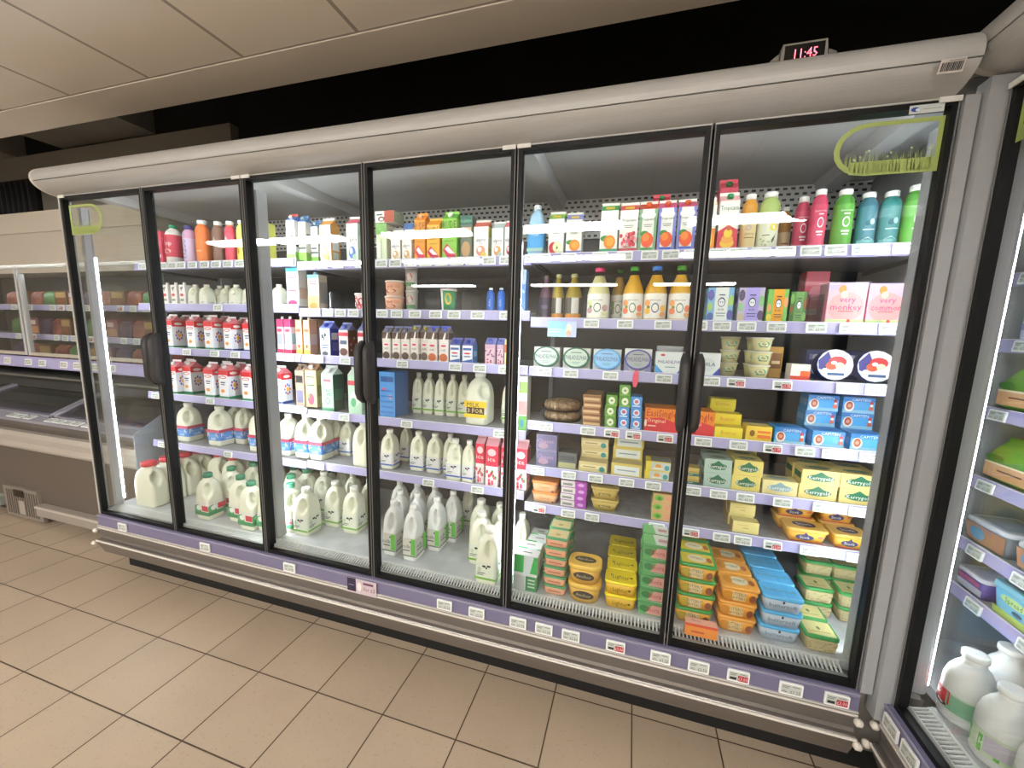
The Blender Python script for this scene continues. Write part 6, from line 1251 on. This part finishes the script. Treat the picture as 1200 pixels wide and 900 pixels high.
def dsticker(name, x0, x1, z0, z1, flip, label, parent_rot=0, loc=None):
    w = x1 - x0; h = z1 - z0; r = h / 2; t = .013
    def outline(w_, h_, rr, ox, oz):
        p = [(w_ - ox, oz), (w_ - ox, h_ - oz)]
        for k in range(11):
            a = math.pi / 2 + math.pi * k / 10
            p.append((r * 1.15 + (rr - 0) * 1.15 * math.cos(a), h_ / 2 + (h_ / 2 - oz) * math.sin(a)))
        return p
    A = outline(w, h, r, 0, 0); B = outline(w, h, r - t, t, t * .9)
    G = '#a6b768/0.5'; m = MB(); n = len(A)
    fx = (lambda u: w - u) if flip else (lambda u: u)
    vs = [(fx(u), 0, v) for u, v in A] + [(fx(u), 0, v) for u, v in B]
    vs2 = [(x, -.0008, z) for x, _, z in vs]
    m.add(vs2, [(j, (j + 1) % n, n + (j + 1) % n, n + j) for j in range(n)], G); m.add(vs, [(j, n + j, n + (j + 1) % n, (j + 1) % n) for j in range(n)], G)
    rn = random.Random(5); u = .03
    while u < w - .012:
        hh = h * rn.uniform(.30, .48) + .25 * max(0, .05 - u); bw = rn.uniform(.0012, .0024); e = .7 * max(0, r - u) * .8
        m.add([(fx(u - bw), -.001, t * .5 + e * .5), (fx(u + bw), -.001, t * .5 + e * .5), (fx(u + rn.uniform(-.005, .005)), -.001, hh)], [(0, 1, 2)], G)
        if rn.random() < .12: m.add([(fx(u + .003 * math.cos(q)), -.0012, hh + .004 * math.sin(q)) for q in (0, 1.57, 3.14, 4.71)], [(0, 1, 2, 3)], '#c3cfa0')
        u += rn.uniform(.0016, .0034)
    m.add([(fx(.045), -.0009, t * .4), (fx(w - .01), -.0009, t * .4), (fx(w - .01), -.0009, h * .27), (fx(.045), -.0009, h * .27)], [(0, 1, 2, 3)], G)
    o = m.build(name, None, loc or (x0, -.0016, z0), parent_rot); tag(o, label, 'sticker', 'green grass stickers on the doors')
    return o
dsticker('window_sticker', 3.595, 3.852, 2.055, 2.200, False, 'green meadow sticker on the glass of the sixth door')
dsticker('window_sticker', .040, .300, 2.035, 2.190, True, 'green meadow sticker on the glass of the first door')
dsticker('window_sticker', 0, .25, 2.10, 2.24, True, 'green meadow sticker on the right-angled case door', -math.pi / 2, (3.964, -.078, 2.085))
ck = empty('digital_thermometer', (3.49, .012, 2.3845)); tag(ck, 'small black display with red digits on top of the case', 'display')
MB().loft([[(x * s, y, z) for x, y in ((-.060, .0), (.060, .0), (.060, .03), (-.060, .03))] for z, s in ((-.007, 1.05), (.045, 1), (.066, .95))], '#8a8680/0.5', smooth=False).build('housing', ck)
fc = MB().box(-.052, .052, -.002, -.0002, .010, .060, '#0a0a0b/0.2'); fo = fc.build('screen', ck)
dg = MB(); prints(dg, lambda u, v, l: (-.05 + u * .1, -.0024 - l, .012 + v * .046), [('t', '11:45', .54, .48, .55, 'red_digits', .6)], .1, .046); dg.build('digits', fo)
MB().prism([(-.11, 0), (-.064, 0), (-.064, .045), (-.085, .03)], .004, .026, '#77736d/0.5', axis='y').build('bracket', ck)
MB().prism([(.064, 0), (.09, 0), (.085, .03), (.064, .04)], .004, .026, '#77736d/0.5', axis='y').build('bracket', ck)

# ---- goods in the right hand case  (case2 local: x runs towards the photographer, y into the case)
def in2(kind, w, d, h, lx, ly, z, label, group=None):
    o = place(kind, w, d, h, 0, 0, z)
    p = case2.matrix_world @ Vector((0, 0, 0)) if False else None
    X = 3.968 + ly + d / 2; Y = -.052 - lx
    o.location = (X, Y, z + .0004); o.rotation_euler = (0, 0, -math.pi / 2)
    o['label'] = label
    if group: o['group'] = group
    return o
Zd = .4285
in2('roundmilk', .115, .115, .225, .022, .085, Zd, 'white round milk bottle with red label, front of the right case deck', 'round milk bottles')
in2('roundgreen', .115, .115, .225, .150, .085, Zd, 'white round milk bottle with green label, right case, nearest the camera', 'round milk bottles')
in2('roundgreen', .115, .115, .225, .280, .085, Zd, 'white round milk bottle cut by the frame, right case deck', 'round milk bottles')
in2('roundmilk', .115, .115, .225, -.045, .215, Zd, 'white round milk bottle, second row behind the red labelled one', 'round milk bottles')
in2('roundgreen', .115, .115, .225, .085, .215, Zd, 'white round milk bottle, second row of the right case, nearer camera', 'round milk bottles')
in2('roundpink', .115, .115, .225, -.140, .345, Zd, 'milk bottle with pink cap at the back of the right case deck', 'round milk bottles')
in2('roundmilk', .115, .115, .225, -.015, .345, Zd, 'white round milk bottle, third row of the right case deck', 'round milk bottles')
in2('roundgreen', .115, .115, .225, .110, .345, Zd, 'white round milk bottle, third row, right case, nearest the edge', 'round milk bottles')
def row2(kind, w, d, h, si, xs, desc, group):
    for n, lx in enumerate(xs):
        in2(kind, w, d, h, lx, .29, SH2[si] + .0005, '%s, %s from the corner, %s shelf of right case' % (desc, ORD[n + 1], ORD[si + 1]), group)
row2('purplepack', .12, .10, .12, 0, (-.24, -.10, .04, .18, .32), 'purple packet', 'purple packets in the right case')
row2('shaker', .06, .06, .14, 1, (-.26,), 'pale bottle', 'bottles in the right case')
row2('purplepack', .12, .10, .13, 1, (-.10, .04, .18, .32), 'purple packet', 'purple packets in the right case')
row2('salad', .17, .12, .15, 2, (-.23, -.03, .17, .37), 'green salad bag', 'green bags in the right case')
row2('salad', .20, .12, .15, 3, (-.21, .02, .25, .48), 'green and orange salad bag', 'green bags in the right case')
row2('salad2', .17, .14, .09, 4, (-.25, -.05, .15, .35), 'grey tray with blue and orange sleeve', 'meal trays in the right case')
row2('purpletub', .12, .10, .075, 5, (-.27,), 'purple and white tub', 'tubs in the right case')
row2('bluetub', .17, .12, .11, 5, (-.10, .09, .28), 'light blue spread tub', 'tubs in the right case')
n2 = 0
for si, xs in ((0, (-.25, -.05)), (1, (-.22, -.02)), (2, (-.26, -.05, .15)), (3, (-.25, -.02)), (4, (-.235, -.06, .10)), (5, (-.2, .0))):
    for n, lx in enumerate(xs):
        o = price_tag(3.968 + .2715, -.052 - lx, SH2[si] - .016, .066, .036, 0, (math.radians(-7), 0, -math.pi / 2), TX[n % 5]); o['category'] = 'price tag'
        o['label'] = 'white price tag, %s from the corner, %s shelf of the right case' % (ORD[n + 1], ORD[si + 1]); o['group'] = 'price tags in the right case'
for n, lx in enumerate((.03, .12, .24)):
    o = price_tag(3.968 - .0385, -.052 - lx - .02, .362, .072, .046, 0, (0, 0, -math.pi / 2), TX[n % 3]); o['category'] = 'price tag'
    o['label'] = 'grey price tag, %s from the corner, on right case lower rail' % ORD[n + 1]; o['group'] = 'price tags in the right case'

# ---- goods in the freezer
def fitem(kind, w, d, h, x, y, z, label, group, rz=0):
    o = place(kind, w, d, h, x, y, z, rz); o['label'] = label; o['group'] = group; return o
for si, z in enumerate(UZ):
    xs = []; x = -2.1
    while x < -.12: xs.append(x); x += (.17, .14, .19)[si]
    for n, x in enumerate(xs):
        kind = ('frozenbag', 'frozenbox', 'frozengreen', 'frozenbrown', 'frozenpurple', 'frozenbrown', 'frozenbag')[(n * 3 + si * 2) % 7]
        fitem(kind, (.155, .125, .175)[si], .10, .12 + .02 * ((n * 3 + si) % 3), x, .60, z + .0005,
              '%s, %s from left, %s shelf of the freezer cabinet' % ({'frozenbag': 'red brown frozen food bag', 'frozenbox': 'mauve frozen food box', 'frozenbrown': 'brown frozen food box', 'frozenpurple': 'dark purple frozen food bag', 'frozengreen': 'green frozen food bag'}[kind], ORD[n + 1], PH[si]), 'frozen food on the %s freezer shelf' % PH[si])
n = 0
for xi in range(7):
    for yi in range(3):
        n += 1
        fitem(('frozenbag', 'frozenbox', 'frozenbag')[(xi + yi) % 3], .19, .15, .10, -1.62 + xi * .225, .36 + yi * .18, .58,
              'frozen pack in the chest freezer, %s from left, %s row' % (ORD[xi + 1], ORD[yi + 1]), 'frozen packs in the chest', .0)
MB().box(X0, X1, .31, .92, .321, .578, '#4a3a34').build('basket', fz)
n = 0
for si, z in enumerate(UZ[:2]):
    for x in (-1.93, -1.72, -1.42, -1.31, -1.20, -1.0, -.86, -.62, -.48, -.34):
        n += 1
        o = price_tag(x, .5485, z - .016, .066, .045, 1 if n % 4 == 0 else 0, (math.radians(-7), 0, 0), TX[0]); o['category'] = 'price tag'
        k = (-1.93, -1.72, -1.42, -1.31, -1.20, -1.0, -.86, -.62, -.48, -.34).index(x)
        o['label'] = '%s price tag, %s from left, %s freezer shelf' % ('red and white' if n % 4 == 0 else 'white', ORD[k + 1], PH[si]); o['group'] = 'price tags on the freezer'
for k, x in enumerate((-1.88, -1.60, -1.42, -1.15, -.99, -.78, -.60)):
    o = price_tag(x, .444, 1.225, .085, .050, 0, (math.radians(-8), 0, 0), TX[0]); o['category'] = 'price tag'
    o['label'] = 'white price tag, %s from left, rail under the freezer doors' % ORD[k + 1]; o['group'] = 'price tags on the freezer'
for k, x in enumerate((-1.46, -1.37, -1.25, -1.00, -.90, -.80, -.70, -.58)):
    o = price_tag(x, .262, .8335, .085, .05, 0, (math.radians(-75), 0, 0), TX[0]); o['category'] = 'price tag'
    o['label'] = 'grey price tag, %s from left, along the chest freezer rim' % ORD[k + 1]; o['group'] = 'price tags on the freezer'
